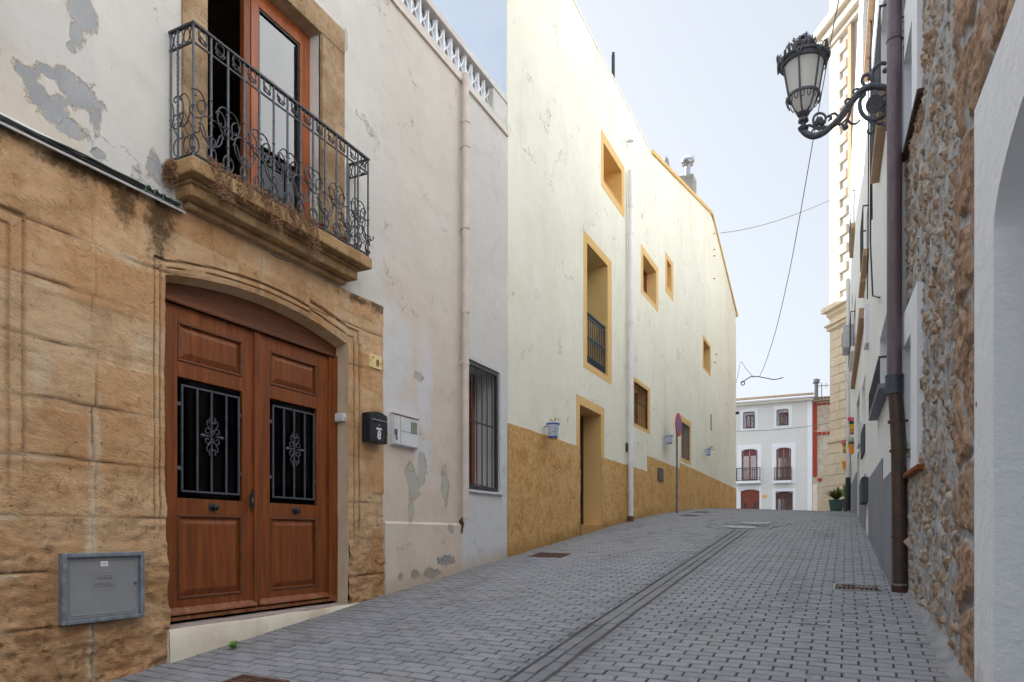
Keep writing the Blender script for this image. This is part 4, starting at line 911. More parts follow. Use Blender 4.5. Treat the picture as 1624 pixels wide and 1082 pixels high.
m.tube([(s_0 + (s_1 - s_0) * t / 200, d1 + .016 * math.cos(t * 1.1), RZ + .002 + .016 * math.sin(t * 1.1)) for t in range(201)], .002, 3)
m.build('scrollwork', MT['iron'], ro, smooth=True)

# ---- neighbouring balcony corner at the left edge of the picture
NBx = MB(LEFT); NBx.box(.6, 2.23, -.02, .20, 2.93, 3.02); NBx.box(.6, 2.18, -.02, .14, 2.86, 2.929)
nb = NBx.build('balcony_slab', MT['balstone'], H8, bevel=.01)
m = MB(LEFT); m.box(.6, 2.22, .175, .195, 3.95, 3.965); m.box(2.20, 2.22, 0, .175, 3.95, 3.965); m.box(.6, 2.22, .18, .19, 3.05, 3.06)
for k in range(8): m.tube([(2.205 - k * .15, .185, 3.02), (2.205 - k * .15, .185, 3.96)], .011, 6)
for z in (3.2, 3.45, 3.75): put_curl(m, CS, 2.13, z, .19, .2, R(20), False, .005); put_curl(m, CC, .1, z, 0, .18, 0, False, .005, swap=2.21)
m.build('balcony_railing', MT['iron'], nb)

# ================================================================== things hung on house 8
pl = thing('dried_plant', 'dry reddish brown creeper hanging over the front of the balcony slab', 'plant', (-4.24, 4.2, 2.74))
m = MB(LEFT); rng = random.Random(11); st = MB(LEFT)
def strand(s, d, z, L, n=14):
    p = [s, d, z]; pts = [tuple(p)]
    for i in range(n):
        p[0] += rng.uniform(-.012, .014); p[1] += rng.uniform(-.006, .010) if p[2] > 2.70 else rng.uniform(-.004, .004); p[2] -= L / n * rng.uniform(.5, 1.5); pts.append(tuple(p))
    st.tube(pts, .0016, 3, False)
    for q in pts:
        for _ in range(4):
            a = rng.uniform(0, 6.28); r = rng.uniform(.004, .010); c = (q[0] + rng.uniform(-.012, .012), q[1] + rng.uniform(-.008, .012), q[2] + rng.uniform(-.012, .012)); tl = rng.uniform(-1, 1)
            m.quad((c[0] + r * math.cos(a), c[1] + r * tl, c[2] + r * math.sin(a)), (c[0] - r * .5 * math.sin(a), c[1], c[2] + r * .5 * math.cos(a)), (c[0] - r * math.cos(a), c[1] - r * tl, c[2] - r * math.sin(a)), (c[0] + r * .5 * math.sin(a), c[1], c[2] - r * .5 * math.cos(a)))
for k in range(150):
    s = 3.62 + 1.12 * rng.random() ** .9; L = rng.uniform(.03, .12)
    if 3.68 < s < 3.86: L = rng.uniform(.1, .26)
    if 4.18 < s < 4.30: L = rng.uniform(.1, .30)
    if 4.68 < s < 4.76: L = rng.uniform(.1, .36)
    strand(s, BD - .03 + rng.uniform(0, .05), 2.73 + rng.uniform(0, .05), L + .04, 6 + int(L * 60))
for k in range(30): strand(3.47 + rng.uniform(-.01, .02), rng.uniform(.0, .1), 2.72, rng.uniform(.05, .22), 9)
m.build('leaves', MT['dried'], pl, recalc=False); st.build('stems', MT['dried'], pl, recalc=False)
for (s, d, lab, col) in ((4.98, .14, 'small green potted plant behind the balcony bars', 'leaf'), (5.28, .13, 'small reddish potted plant at the right end of the balcony', 'redleaf')):
    e = thing('potted_plant', lab, 'potted plant', tuple(LEFT.P(s, d, 2.73)), 'plants on the balcony')
    m = MB(); m.lathe([(.04, 0), (.055, .10), (.06, .10), (.06, .115), (.05, .115), (.048, .09), (0, .09)], LEFT.P(s, d, 2.726), n=14); m.build('pot', MT['terracotta'], e, smooth=True)
    m = MB(LEFT)
    for k in range(60):
        a = rng.uniform(0, 6.28); r = rng.uniform(.01, .09); c = (s + r * math.cos(a), d + .6 * r * math.sin(a), 2.85 + rng.uniform(0, .22)); q = rng.uniform(.012, .024); b = rng.uniform(0, 3)
        m.quad((c[0] - q, c[1], c[2]), (c[0], c[1] + q * .5, c[2] - q * .4), (c[0] + q * math.cos(b), c[1], c[2] + q * math.sin(b)), (c[0], c[1] - q * .5, c[2] + q * .4))
    m.build('leaves', MT[col], e, recalc=False)

def box_thing(name, label, cat, fr, s0, s1, d0, d1, z0, z1, mat, bevel=.004, body='body', group=None):
    e = thing(name, label, cat, tuple(fr.P((s0 + s1) / 2, d0, z0)), group); m = MB(fr); m.box(s0, s1, d0, d1, z0, z1); b = m.build(body, mat, e, bevel=bevel); return e, b
# mailbox
e = thing('mailbox', 'black metal mailbox with a white number 8 on the stone door pier', 'mailbox', tuple(LEFT.P(5.88, .02, .96)))
a0, a1 = 5.735, 6.045; zb, zt = .955, 1.25; m = MB(LEFT); n = 10
prof = [(a0, .02, zb), (a1, .02, zb), (a1, .02, zt)] + [(a1 + (a0 - a1) * i / n, .02, zt + .028 * math.sin(math.pi * i / n)) for i in range(1, n)] + [(a0, .02, zt)]
m.prism(prof, (0, .095, 0)); m.build('body', MT['black'], e, bevel=.004)
m = MB(LEFT); m.box(a0 + .005, a1 - .005, .115, .122, zb + .01, zt - .075); m.build('door', MT['black'], e, bevel=.004)
m = MB(LEFT); m.box(a0 + .03, a1 - .03, .116, .132, zt - .07, zt - .058); m.build('slot_flap', MT['steel'], e)
m = MB(); m.lathe([(.011, 0), (.011, .006), (0, .007)], LEFT.P(5.89, .121, 1.135), (1, 0, 0), 12); m.build('lock', MT['steel'], e)
m = MB(LEFT); m.box(5.845, 5.935, .1215, .124, 1.088, 1.108); m.build('name_strip', MT['palechar'], e); m = MB(LEFT); text_into(m, '8', .125, 5.89, 1.03, .125, .001, bold=.003); m.build('number', MT['palechar'], e, recalc=False)
# meter cabinet
e = thing('meter_box', 'white electricity meter box mounted right of the black mailbox', 'meter box', tuple(LEFT.P(6.5, 0, .99)))
c0, z0 = LEFT.hit(624, 704, .05); c1, z1 = LEFT.hit(664, 665, .05); z0 = .985; z1 = 1.325
m = MB(LEFT); m.box(c0, c1, -.01, .035, z0, z1); m.build('body', MT['meter'], e, bevel=.004)
m = MB(LEFT); m.box(c0 + .01, c1 - .008, .035, .05, z0 + .01, z1 - .01); m.build('door', MT['meter'], e, bevel=.005)
m = MB(LEFT); m.box(c0 - .008, c1 + .01, -.01, .06, z1, z1 + .012); m.build('rain_hood', MT['pinkpipe'], e)
m = MB(LEFT); m.box(c1 - .16, c1 - .04, .05, .056, z1 - .17, z1 - .045); m.build('reading_window', MT['meterwin'], e, bevel=.003)
m = MB(LEFT); m.box(c0 + .13, c0 + .134, .0495, .052, z0 + .02, z1 - .02); m.box(c0 + .134, c1 - .02, .0495, .052, z0 + .165, z0 + .169); m.build('panel_seam', MT['steel'], e)
m = MB(LEFT); m.box(c0 + .02, c0 + .06, .05, .062, z0 + .11, z0 + .17); m.tube([(c0 + .045, .062, z0 + .13), (c0 + .03, .07, z0 + .09), (c0 + .035, .07, z0 + .05)], .008, 6); m.build('padlock', MT['irongrey'], e)
# bell
s_, z_ = LEFT.hit(541, 661, -.03)
e, b = box_thing('doorbell', 'small white doorbell box on the right door jamb', 'doorbell', LEFT, 5.50, 5.575, -.14, -.03, z_ - .04, z_ + .045, MT['meter'], .012)
m = MB(LEFT); m.box(5.515, 5.56, -.032, -.024, z_ - .01, z_ + .025); m.build('button', MT['palechar'], e, bevel=.004)
# number plaque
q0 = LEFT.hit(585, 572, .01); q1 = LEFT.hit(604, 578, .01); e = thing('house_number_plaque', 'cream ceramic plaque with dark number 8 on the stone pier', 'number plaque', tuple(LEFT.P(q0[0], .005, 1.83)))
zc = (LEFT.hz(585, 571, .01) + LEFT.hz(604, 577, .01)) / 2; cs = (q0[0] + q1[0]) / 2
m = MB(LEFT); m.box(q0[0], q1[0], .0, .018, zc - .07, zc + .07); m.build('tile', MT['ivory'], e, bevel=.003)
m = MB(LEFT); text_into(m, '8', .10, cs + .035, zc - .01, .0195, .001, bold=.002); m.build('number', MT['darkchar'], e, recalc=False); m = MB(LEFT); text_into(m, 'N', .035, cs - .04, zc + .035, .0195, .001); m.build('letter', MT['darkchar'], e, recalc=False)
for sx in (q0[0] + .02, q1[0] - .02): m = MB(LEFT); m.box(sx - .006, sx + .006, .018, .022, zc - .006, zc + .006); m.build('screw', MT['rust'], e)
# water cabinet
p0 = LEFT.hit(91, 936); p1 = LEFT.hit(221, 928); zc0 = LEFT.hz(90, 993, .02); zc1 = LEFT.hz(91, 878, .02)
e = thing('water_cabinet', 'grey metal water meter cabinet embossed AIGUA POTABLE set in the sandstone', 'utility cabinet', tuple(LEFT.P(p0[0], 0, zc0)))
m = MB(LEFT); band(m, p0[0], p1[0], zc0, zc1, .028, -.03, .058); m.build('frame', MT['cabfr'], e, bevel=.004)
w0, w1, y0, y1 = p0[0] + .030, p1[0] - .030, zc0 + .030, zc1 - .030
m = MB(LEFT); m.box(w0, w1, -.02, .036, y0, y1); dr = m.build('cabinet_door', MT['cabinet'], e, bevel=.003)
m = MB(LEFT); ins = .022; ch = .02
def ring(s0, s1, z0, z1, ch, d, r): pts = [(s0 + ch, d, z0), (s1 - ch, d, z0), (s1, d, z0 + ch), (s1, d, z1 - ch), (s1 - ch, d, z1), (s0 + ch, d, z1), (s0, d, z1 - ch), (s0, d, z0 + ch), (s0 + ch, d, z0)]; m.tube(pts, r, 6, False)
ring(w0 + ins, w1 - ins, y0 + ins, y1 - ins, .022, .036, .004); cx_, cy_ = (w0 + w1) / 2, (y0 + y1) / 2
ring(cx_ - .085, cx_ + .085, cy_ - .02, cy_ + .095, .01, .036, .0022)
text_into(m, 'AIGUA', .036, cx_ + .005, cy_ + .066, .0375, .0028, bold=.0006); text_into(m, 'POTABLE', .036, cx_ + .005, cy_ + .016, .0375, .0028, bold=.0006)
m.build('embossing', MT['cabinet'], dr, recalc=False)
m = MB(LEFT); m.box(cx_ - .025, cx_ + .025, .036, .0385, y1 - .062, y1 - .028); m.build('sticker', MT['palechar'], dr)
m = MB(LEFT); m.box(cx_ - .018, cx_ + .018, .0386, .039, y1 - .046, y1 - .043); m.box(cx_ - .010, cx_ + .012, .0386, .039, y1 - .054, y1 - .052); m.build('sticker_print', MT['cabinet'], dr)
m = MB(); m.lathe([(.012, 0), (.012, .012), (.006, .014), (0, .014)], LEFT.P(w1 - .03, .035, cy_ + .02), (1, 0, 0), 12); m.build('lock', MT['steel'], dr)
# cable tray above the sandstone
e = thing('cable_trunking', 'broken white trunking and black cable bundle running above the sandstone', 'cable trunking', tuple(LEFT.P(2.5, .03, 2.44)))
m = MB(LEFT); m.prism([(1.2, .004, 2.43), (1.2, .07, 2.40), (1.2, .074, 2.408), (1.2, .008, 2.445)], (1.02, 0, 0)); m.prism([(2.24, .004, 2.425), (2.24, .06, 2.392), (2.24, .066, 2.40), (2.24, .008, 2.44)], (1.36, 0, 0.0)); m.build('tray', MT['tray'], e)
m = MB(LEFT); m.prism([(1.2, .012, 2.50), (1.2, .05, 2.485), (1.2, .05, 2.49), (1.2, .012, 2.508)], (1.03, 0, 0)); m.prism([(2.26, .006, 2.475), (2.26, .02, 2.465), (2.26, .024, 2.472), (2.26, .010, 2.49)], (1.30, 0, -.012)); m.build('lid', MT['tray'], e)
m = MB(LEFT)
for k in range(6): m.tube([(1.2 + i * .11, .025 + .008 * math.sin(i * .7 + k * 2) + .004 * k, 2.448 + .010 * math.sin(i * .5 + k * 1.3)) for i in range(20)], .007, 5)
m.build('cables', MT['cable'], e, smooth=True)
m = MB(LEFT)
for k in range(5): m.tube([(3.28 + .06 * k, .035, 2.45), (3.31 + .06 * k, .04, 2.462 - .006 * k), (3.33 + .06 * k, .035, 2.45)], [.012, .02, .012], 7)
m.build('junction_blocks', MT['cable'], e)
m = MB(LEFT)
for k in range(5): a = 3.22 + k * .07; m.tube([(a, .04, 2.45), (a + .01, .06, 2.50 - .01 * k), (a + .05, .065, 2.47), (a + .06, .05, 2.43), (a + .02, .06, 2.41)], .0022, 4)
m.build('green_wires', simple('green_wire', (120, 170, 150), .5), e)
# weed
gx, gy = gp(369, 1030); e = thing('weed', 'small green weed growing at the foot of the door step', 'weed', (gx, gy, ground(gx, gy)))
m = MB()
for k in range(34):
    a = random.uniform(0, 6.28); L = random.uniform(.03, .075); w = L * .16; h = random.uniform(.02, .06); c = Vector((gx, gy, ground(gx, gy))); dr_ = Vector((math.cos(a), math.sin(a), 0)); sd_ = Vector((-math.sin(a), math.cos(a), 0))
    m.add([c, c + dr_ * L * .5 + sd_ * w + Vector((0, 0, h)), c + dr_ * L + Vector((0, 0, h * .8)), c + dr_ * L * .5 - sd_ * w + Vector((0, 0, h))], [(0, 1, 2, 3)])
m.build('leaves', MT['leaf'], e, recalc=False)

# ================================================================== YELLOW HOUSE
YH = thing('townhouse', 'tall cream yellow townhouse with ochre base, ochre window bands and gable end', 'house', (-4.5, 20, .6))
YS0, YS1 = 9.165, 32.55
def ytop(s):
    if s < 17.65: return 9.76
    if s < 26.3: return 9.76 + (11.85 - 9.76) * (s - 17.65) / (26.3 - 17.65)
    return 11.85 - (11.85 - 10.02) * (s - 26.3) / (32.55 - 26.3)
def lp(u0, u1, vt, vb): # inner/outer rectangle from left-edge pixel readings
    s0 = LEFT.hs(u0); s1 = LEFT.hs(u1); return (s0, s1, LEFT.hz(u0, vb), LEFT.hz(u0, vt))
YW = [dict(o=lp(953.1, 990, 204.7, 294.5), i=lp(957, 985.7, 226, 287), dep=.42, k='plain'),
      dict(o=lp(925.2, 969.7, 364.4, 582), i=lp(930.7, 963.4, 385, 575), dep=.45, k='french'),
      dict(o=lp(1016.4, 1043.6, 387.3, 463.8), i=lp(1019.8, 1040.2, 403, 460.4), dep=.34, k='wood'),
      dict(o=lp(1055, 1067.4, 398.8, 461.8), i=lp(1057.7, 1064.5, 411.7, 453.8), dep=.42, k='plain'),
      dict(o=lp(1114.4, 1127, 530.6, 583.6), i=lp(1115.6, 1125.9, 537.8, 582), dep=.34, k='wood'),
      dict(o=lp(1003.0, 1030.7, 596, 675), i=lp(1005.4, 1027.8, 604, 671), dep=.30, k='bars'),
      dict(o=lp(1079.5, 1095.6, 658.4, 731), i=lp(1080.8, 1094, 668.3, 726), dep=.30, k='bars')]
DO = lp(913.9, 958, 624.7, 860); DI = lp(919.3, 953.3, 641.5, 831.8)
DI = (DI[0], DI[1], DI[2], DI[3])
m = MB(LEFT)
holes = [w['i'] for w in YW] + [(DI[0], DI[1], DI[2], DI[3])]
sheet(m, YS0, YS1, -1.5, 9.76, holes, 0, 1.0, top=ytop)
m.quad((YS1, 0, -1), (YS1, -9, -1), (YS1, -9, 10), (YS1, 0, ytop(YS1)))
m.quad((YS0, -.0, 5.5), (YS0, -.0, 9.76), (YS0, -.02, 9.76), (YS0, -.02, 5.5))
m.build('wall', MT['cream'], YH, recalc=False)
m = MB(LEFT)
for a, b in zip([YS0, 17.65, 26.3], [17.65, 26.3, YS1]): m.quad((a, 0, ytop(a) - .02), (b, 0, ytop(b) - .02), (b, -9, ytop(b) - .02), (a, -9, ytop(a) - .02))
m.quad((YS0, -9, -1.5), (YS1, -9, -1.5), (YS1, -9, 9.7), (YS0, -9, 9.7)); m.build('roof', MT['tiles'], YH, recalc=False)
m = MB(LEFT); m.quad((YS0, -.02, -1.5), (YS0, -9, -1.5), (YS0, -9, 9.76), (YS0, -.02, 9.76)); m.build('side_wall', MT['pale_blue'], YH)
m = MB(LEFT); m.box(YS0 - .03, 17.65, -.12, .012, 9.745, 9.79); m.build('coping', MT['cream'], YH)
m = MB(LEFT)
for a, b in ((17.5, 26.3), (26.3, YS1 + .12)):
    za, zb2 = ytop(max(a, 17.66)), ytop(min(b, YS1)) - (.0 if b < 30 else .035)
    m.add([(a, -.1, za - .03), (a, .05, za - .03), (a, .05, za + .07), (a, -.1, za + .07), (b, -.1, zb2 - .03), (b, .05, zb2 - .03), (b, .05, zb2 + .07), (b, -.1, zb2 + .07)], [(0, 1, 2, 3), (7, 6, 5, 4), (0, 4, 5, 1), (1, 5, 6, 2), (2, 6, 7, 3), (3, 7, 4, 0)])
m.box(YS1 + .0, YS1 + .14, -.1, .08, 9.86, 10.0)
m.build('roof_verge', MT['ochre_flat'], YH)
m = MB(LEFT); m.tube([(YS1 + .16, -2, 9.9), (YS1 + .16, .02, 9.9)], .05, 8); m.build('gutter', MT['irongrey'], YH)
# ochre rough base
m = MB(LEFT); pts = [(YS0 + .004, 1.645), (DI[0], 1.645), None, (DI[1], 1.59), (LEFT.hs(1026.4), 1.565), (LEFT.hs(1026.4), 1.96), (20.85, 1.985), (20.85, 2.16), (YS1, 2.06)]
def ptop(s):
    if s < DI[1]: return 1.645
    if s < LEFT.hs(1026.4): return 1.58
    if s < 20.85: return 1.97
    return 2.15 - (s - 20.85) * .0075
segs = [YS0 + .005, DI[0], DI[1], LEFT.hs(1026.4), 20.85, YS1 + .02]; P = []
P = []
for a, b in zip(segs[:-1], segs[1:]):
    if a == DI[0]: continue
    n = max(2, int((b - a) / .05)); nz = 26; Pp = []
    for i in range(n + 1):
        s = a + (b - a) * i / n; zt = ptop(min(s, b - 1e-4) if s > a else a + 1e-4); z0_ = g0(s) - .25; wz = float(fbm(np.array(s), np.array(0.), 3, 7)) * .012
        Pp.append([(s, .012 + .018 * float(fbm(np.array(s), np.array(z0_ + (zt - z0_) * j / nz), 7, 3)) * (0 if j == nz else 1) + (.012 * max(0, 1 - j / 3)), z0_ + (zt + wz - z0_) * j / nz) for j in range(nz + 1)])
    m.grid(Pp); Pe = [Pp[i][-1] for i in range(n + 1)]
    m.grid([[q, (q[0], .0005, q[2])] for q in Pe])
    m.grid([[q, (q[0], .0005, q[2])] for q in Pp[0]]); m.grid([[q, (q[0], .0005, q[2])] for q in Pp[-1]])
m.grid([[(DI[0] + (DI[1] - DI[0]) * i / 20, .03, z) for z in np.linspace(-.6, DI[2] - .003, 6)] for i in range(21)])
m.quad((DI[0], .03, DI[2] - .003), (DI[1], .03, DI[2] - .003), (DI[1], -.5, DI[2] - .003), (DI[0], -.5, DI[2] - .003))
m.build('ochre_base', MT['ochre'], YH, smooth=True, recalc=False)
def ochre_opening(o, i, dep, name, sides='lrtb'):
    m = MB(LEFT)
    L_, R_, B_, T_ = o; l, r, b, t = i
    e = .004
    if name == 'door_surround': B_ = b
    m.box(L_, l - e * 0, -.0, .004, B_, T_); m.box(r, R_, -.0, .004, B_, T_); m.box(l, r, -.0, .004, t, T_)
    if B_ < b - .01: m.box(l, r, .0, .004, B_, b)
    reveal(m, l, r, b, t, dep, True, 0)
    return m.build(name, MT['ochre_flat'], YH, recalc=False)
for w in YW:
    l, r, b, t = w['i']; so_ = ochre_opening(w['o'], w['i'], w['dep'], 'window_surround'); k = w['k']; dp = w['dep']
    if k == 'plain':
        m = MB(LEFT); m.quad((l, -dp + .002, b), (r, -dp + .002, b), (r, -dp + .002, t), (l, -dp + .002, t)); m.build('blind_niche', MT['ochre_flat'], so_)
        m = MB(LEFT); m.box(l, r, -.03, .01, b - .012, b + .008); m.build('sill', MT['ochre_flat'], so_)
    elif k == 'wood':
        pane_frame(LEFT, YH, l, r, b, t, -dp + .10, .07, MT['farwood'], 'casement'); m = MB(LEFT); m.quad((l, -dp + .001, b), (r, -dp + .001, b), (r, -dp + .001, t), (l, -dp + .001, t)); m.build('dark_interior', MT['dark'], so_)
    elif k == 'french':
        m = MB(LEFT); c = (l + r) / 2; 
        m.box(l, c, -dp - .04, -dp, b, t - .35); band(m, c, r, b, t - .35, .08, -dp - .04, -dp); m.box(l, r, -dp - .05, -dp + .01, t - .35, t)
        fo_ = m.build('window_frame', MT['greenwood'], YH); m = MB(LEFT); m.box(l + .02, l + .07, -dp, -.02 - dp + .25, b, t - .4); m.build('green_shutter', MT['greenwood'], fo_)
        m = MB(LEFT); m.box(c + .08, r - .08, -dp - .03, -dp - .025, b + .1, t - .4); m.build('pane', MT['glass'], fo_); m = MB(LEFT); m.quad((l - .5, -dp - .3, b), (r + .5, -dp - .3, b), (r + .5, -dp - .3, t), (l - .5, -dp - .3, t)); m.build('dark_interior', MT['dark'], fo_)
        rt = b + 1.02; m = MB(LEFT); dd = -.05
        for z in (b + .03, b + .18, b + .50, b + .56, rt - .10, rt): m.box(l, r, dd - .012, dd + .012, z - .012, z + .012)
        ro_ = m.build('balcony_railing', MT['dkiron'], YH); m = MB(LEFT); n = 11
        for q in range(n + 1): s = l + .02 + (r - l - .04) * q / n; m.tube([(s, dd, b), (s, dd, rt)], .011, 6)
        m.build('bars', MT['dkiron'], ro_); m = MB(LEFT)
        for q in range(n):
            s = l + .02 + (r - l - .04) * (q + .5) / n
            for zz_, sz in ((b + .10, .13), (rt - .05, .09), (b + .53, .07)): put_curl(m, CS, s, zz_, dd, sz, 0, q % 2 == 0, .010, 5)
        m.build('scrollwork', MT['dkiron'], ro_)
    elif k == 'bars':
        barred(LEFT, YH, l, r, b, t, -.04, 7, MT['rust'] if w is YW[5] else MT['signback'], .02, True, .011)
        pane_frame(LEFT, YH, l, r, b, t, -dp + .08, .08, MT['ochre_flat'] if w is YW[5] else MT['farwood'], 'casement'); m = MB(LEFT); m.quad((l, -dp + .001, b), (r, -dp + .001, b), (r, -dp + .001, t), (l, -dp + .001, t)); m.build('dark_interior', MT['dark'], so_)
ochre_opening((DO[0], DO[1], DI[2], DO[3]), DI, .40, 'door_surround')
m = MB(LEFT); l, r, b, t = DI; band(m, l, r, b, t, .07, -.44, -.38, 'lrt'); m.box(l + .07, r - .07, -.44, -.40, b, t - .07)
do_ = m.build('street_door', MT['dkbrown'], YH)
m = MB(LEFT); 
for q in range(3): m.box(l + .18, r - .18, -.40, -.392, b + .15 + q * .68, b + .70 + q * .68)
m.build('door_panels', MT['dkbrown'], do_, bevel=.006)
downpipe(LEFT, YH, LEFT.hs(1000.2, .1), g0(15.2) + .03, LEFT.hz(1000, 270, .1), .058, MT['whitepipe'], .10, (7.45, 3.75, 1.0), (8.9, 6.8, 4.8, 2.9, 1.6, .7))
m = MB(); c = LEFT.P(LEFT.hs(1000.2, .1), .10, g0(15.2) + .02); m.lathe([(.07, 0), (.07, .10), (.062, .11)], c, n=14); m.build('pipe_shoe', MT['rust'], YH, smooth=True)
s_, z_ = LEFT.hit(1046, 753); m = MB(LEFT); band(m, s_ - .27, s_ + .27, z_ - .17, z_ + .17, .03, .0, .04)
for k in range(7): m.box(s_ - .24, s_ + .24, .02, .035, z_ - .13 + k * .04, z_ - .108 + k * .04)
vo = m.build('wall_vent', MT['irongrey'], YH)
m = MB(LEFT); m.box(s_ - .24, s_ + .24, .0, .03, z_ - .14, z_ + .14); m.build('vent_back', MT['cabinet'], vo)
for (u, v) in ((1131, 371), (1131, 396), (1131, 406), (1131, 442), (1132, 575), (1134, 562)):
    s_, z_ = LEFT.hit(u, v); m = MB(LEFT); m.tube([(s_, 0, z_), (s_, .05, z_), (s_, .08, z_ - .02)], .025, 6); m.build('wall_hook', MT['ochre_flat'], YH)
s_, z_ = LEFT.hit(1127.5, 670); m = MB(LEFT); m.box(s_ - .12, s_ + .12, -.02, .012, z_ - .30, z_ + .30); m.build('slot_vent', MT['signback'], YH)
s_, z_ = LEFT.hit(993, 710); m = MB(LEFT); m.box(s_ - .06, s_ + .06, 0, .025, z_ - .10, z_ + .10); m.build('junction_plate', MT['rust'], YH)
# chimneys, mast
def at_x(u, v, x): r = ray(u, v); t = x / r[0]; return t * r[1], t * r[2]
yb, zb = at_x(1097, 283, -4.95); yt, zc = at_x(1098, 250, -4.95)
m = MB(); m.box(-5.35, -4.85, yb - .28, yb + .34, 10.6, zb + .03); ch = m.build('chimney', MT['concrete'], YH, bevel=.01)
m = MB(); m.lathe([(.10, 0), (.10, .55), (.10, .58)], (-5.1, yb + .05, zb + .02), n=16); m.build('flue_pipe', MT['chrome'], ch, smooth=True)
m = MB(); m.lathe([(.12, 0), (.19, .02), (.16, .05), (.14, .12), (.23, .14), (.23, .26), (.17, .31), (0, .33)], (-5.1, yb + .05, zb + .50), n=18); m.build('flue_cowl', MT['chrome'], ch, smooth=True)
ya, za = at_x(1060, 250, -4.95)
m = MB(); m.box(-5.2, -4.88, ya - .16, ya + .2, 9.9, za - .62); ch = m.build('chimney', MT['concrete'], YH, bevel=.01)
m = MB(); m.lathe([(.20, 0), (.17, .3), (.10, .60), (.07, .66), (0, .67)], (-5.04, ya + .02, za - .64), n=5); m.build('metal_cowl', MT['steel'], ch)
yc, zc = at_x(972.5, 88, -4.8); m = MB(); m.box(-4.83, -4.77, yc - .03, yc + .03, 9.7, zc); m.lathe([(.035, 0), (.035, .06), (0, .07)], (-4.8, yc, zc), n=8)
mo_ = m.build('roof_mast', MT['dkiron'], YH)
# flower pots on the yellow wall
def wall_pot(u, v0, v1, w_px, fr, lab, mats, plant, d=.12, group=None, parent=None):
    s_, zt = fr.hit(u, v0, d); zb_ = fr.hz(u, v1, d); h = zt - zb_; c = fr.P(s_, d, zb_); r = ray(u, v0); t = c.length and (c.x * r[0] + c.y * r[1]) / (r[0] ** 2 + r[1] ** 2); R_ = w_px * t / 1100 / 2 
    e = thing('flower_pot', lab, 'flower pot', tuple(c), group)
    m = MB(); m.lathe([(R_ * .62, 0), (R_ * .68, .01), (R_ * .92, h * .80), (R_ * 1.0, h * .82), (R_ * 1.02, h), (R_ * .92, h), (R_ * .86, h * .84), (0, h * .84)], c, n=22); p_ = m.build('pot', mats[0], e, smooth=True)
    if mats[1]:
        m = MB(); m.lathe([(R_ * 1.03, h * .86), (R_ * 1.035, h * .95)], c, n=22, closed=False); m.lathe([(R_ * .70, h * .03), (R_ * .74, h * .14)], c, n=22, closed=False); m.build('painted_bands', mats[1], p_)
        rr = random.Random(int(u)); m = MB()
        for k in range(26):
            a = rr.uniform(0, 6.28); z = rr.uniform(.25, .7) * h; q = R_ * (.63 + .37 * z / h * .95) * 1.03; sz = rr.uniform(.06, .14) * R_ ; cc = c + Vector((q * math.cos(a), q * math.sin(a), z)); tt = Vector((-math.sin(a), math.cos(a), 0))
            m.add([cc - tt * sz, cc + Vector((0, 0, -sz)), cc + tt * sz, cc + Vector((0, 0, sz))], [(0, 1, 2, 3)])
        m.build('painted_flowers', mats[2], p_, recalc=False)
    m = MB(fr); m.box(s_ - .01, s_ + .01, 0, d, zb_ + h * .78, zb_ + h * .82); m.build('hanger', MT['dkiron'], e)
    return e, c, R_, h
def leaves(e, c, n, R_, H, size, mat, name='leaves', seed=1, up=.5):
    rr = random.Random(seed); m = MB()
    for k in range(n):
        a = rr.uniform(0, 6.28); r = R_ * math.sqrt(rr.random()); p = c + Vector((r * math.cos(a), r * math.sin(a), H * rr.random() ** .8)); n_ = Vector((rr.uniform(-1, 1), rr.uniform(-1, 1), rr.uniform(-.3, 1))).normalized(); u_ = n_.orthogonal().normalized(); w_ = n_.cross(u_); s = size * rr.uniform(.6, 1.2)
        m.add([p - u_ * s, p - w_ * s * .5 + n_ * s * .1, p + u_ * s, p + w_ * s * .5 + n_ * s * .1], [(0, 1, 2, 3)])
    return m.build(name, mat, e, recalc=False)
POTM = (MT['potblue'], MT['blueglaze'], MT['blueglaze'])
e, c, r_, h = wall_pot(877, 671, 696, 21, LEFT, 'blue and white painted pot low on the yellow wall left of the street door', POTM, 1, .16)
leaves(e, c + Vector((.03, .02, h * .85)), 34, r_ * .9, .10, .022, MT['redleaf'], seed=4)
m = MB(); m.lathe([(r_ * .63, -.002), (r_ * .66, .02)], c, n=20); m.build('red_foot', MT['redglaze'], e)
e, c, r_, h = wall_pot(1061.5, 691, 704.5, 12, LEFT, 'blue and white pot on the yellow wall beside the round sign', POTM, 1, .16)
leaves(e, c + Vector((0, 0, h * .8)), 14, r_ * .8, .05, .02, MT['redleaf'], seed=5)
e, c, r_, h = wall_pot(1123.5, 712, 723, 9.5, LEFT, 'small blue and white pot on the yellow wall, farthest up the street', POTM, 1, .16)
leaves(e, c + Vector((.05, .12, h * .9)), 26, r_ * 1.1, .12, .03, MT['redleaf'], seed=6)
# no parking sign
sx, sy = -4.17, 0; r = ray(1073.5, 690); t = sx / r[0]; sy = t * r[1]; zt = t * r[2]; gz = ground(sx, sy); zc = t * (848 - 674) / 1100
e = thing('no_parking_sign', 'round red and blue no parking sign on a grey pole by the yellow wall', 'road sign', (sx, sy, gz))
m = MB(); m.lathe([(.028, 0), (.028, zc - gz + .25)], (sx, sy, gz - .02), n=12); m.build('pole', MT['signback'], e, smooth=True)
rd = 18.3 * t / 1100; nv = Vector((1, -.02, 0)).normalized()
vd = Vector((r[0], r[1], 0)).normalized(); best = None
for k in range(0, 900):
    aa = R(-90 + k * .2); nn = Vector((math.cos(aa), math.sin(aa), 0)); q = -vd.dot(nn)
    if q > 0 and nn.x > 0 and (best is None or abs(q - .25) < best[0]): best = (abs(q - .25), nn)
nv = best[1]; c = Vector((sx, sy, zc)) + nv * .045
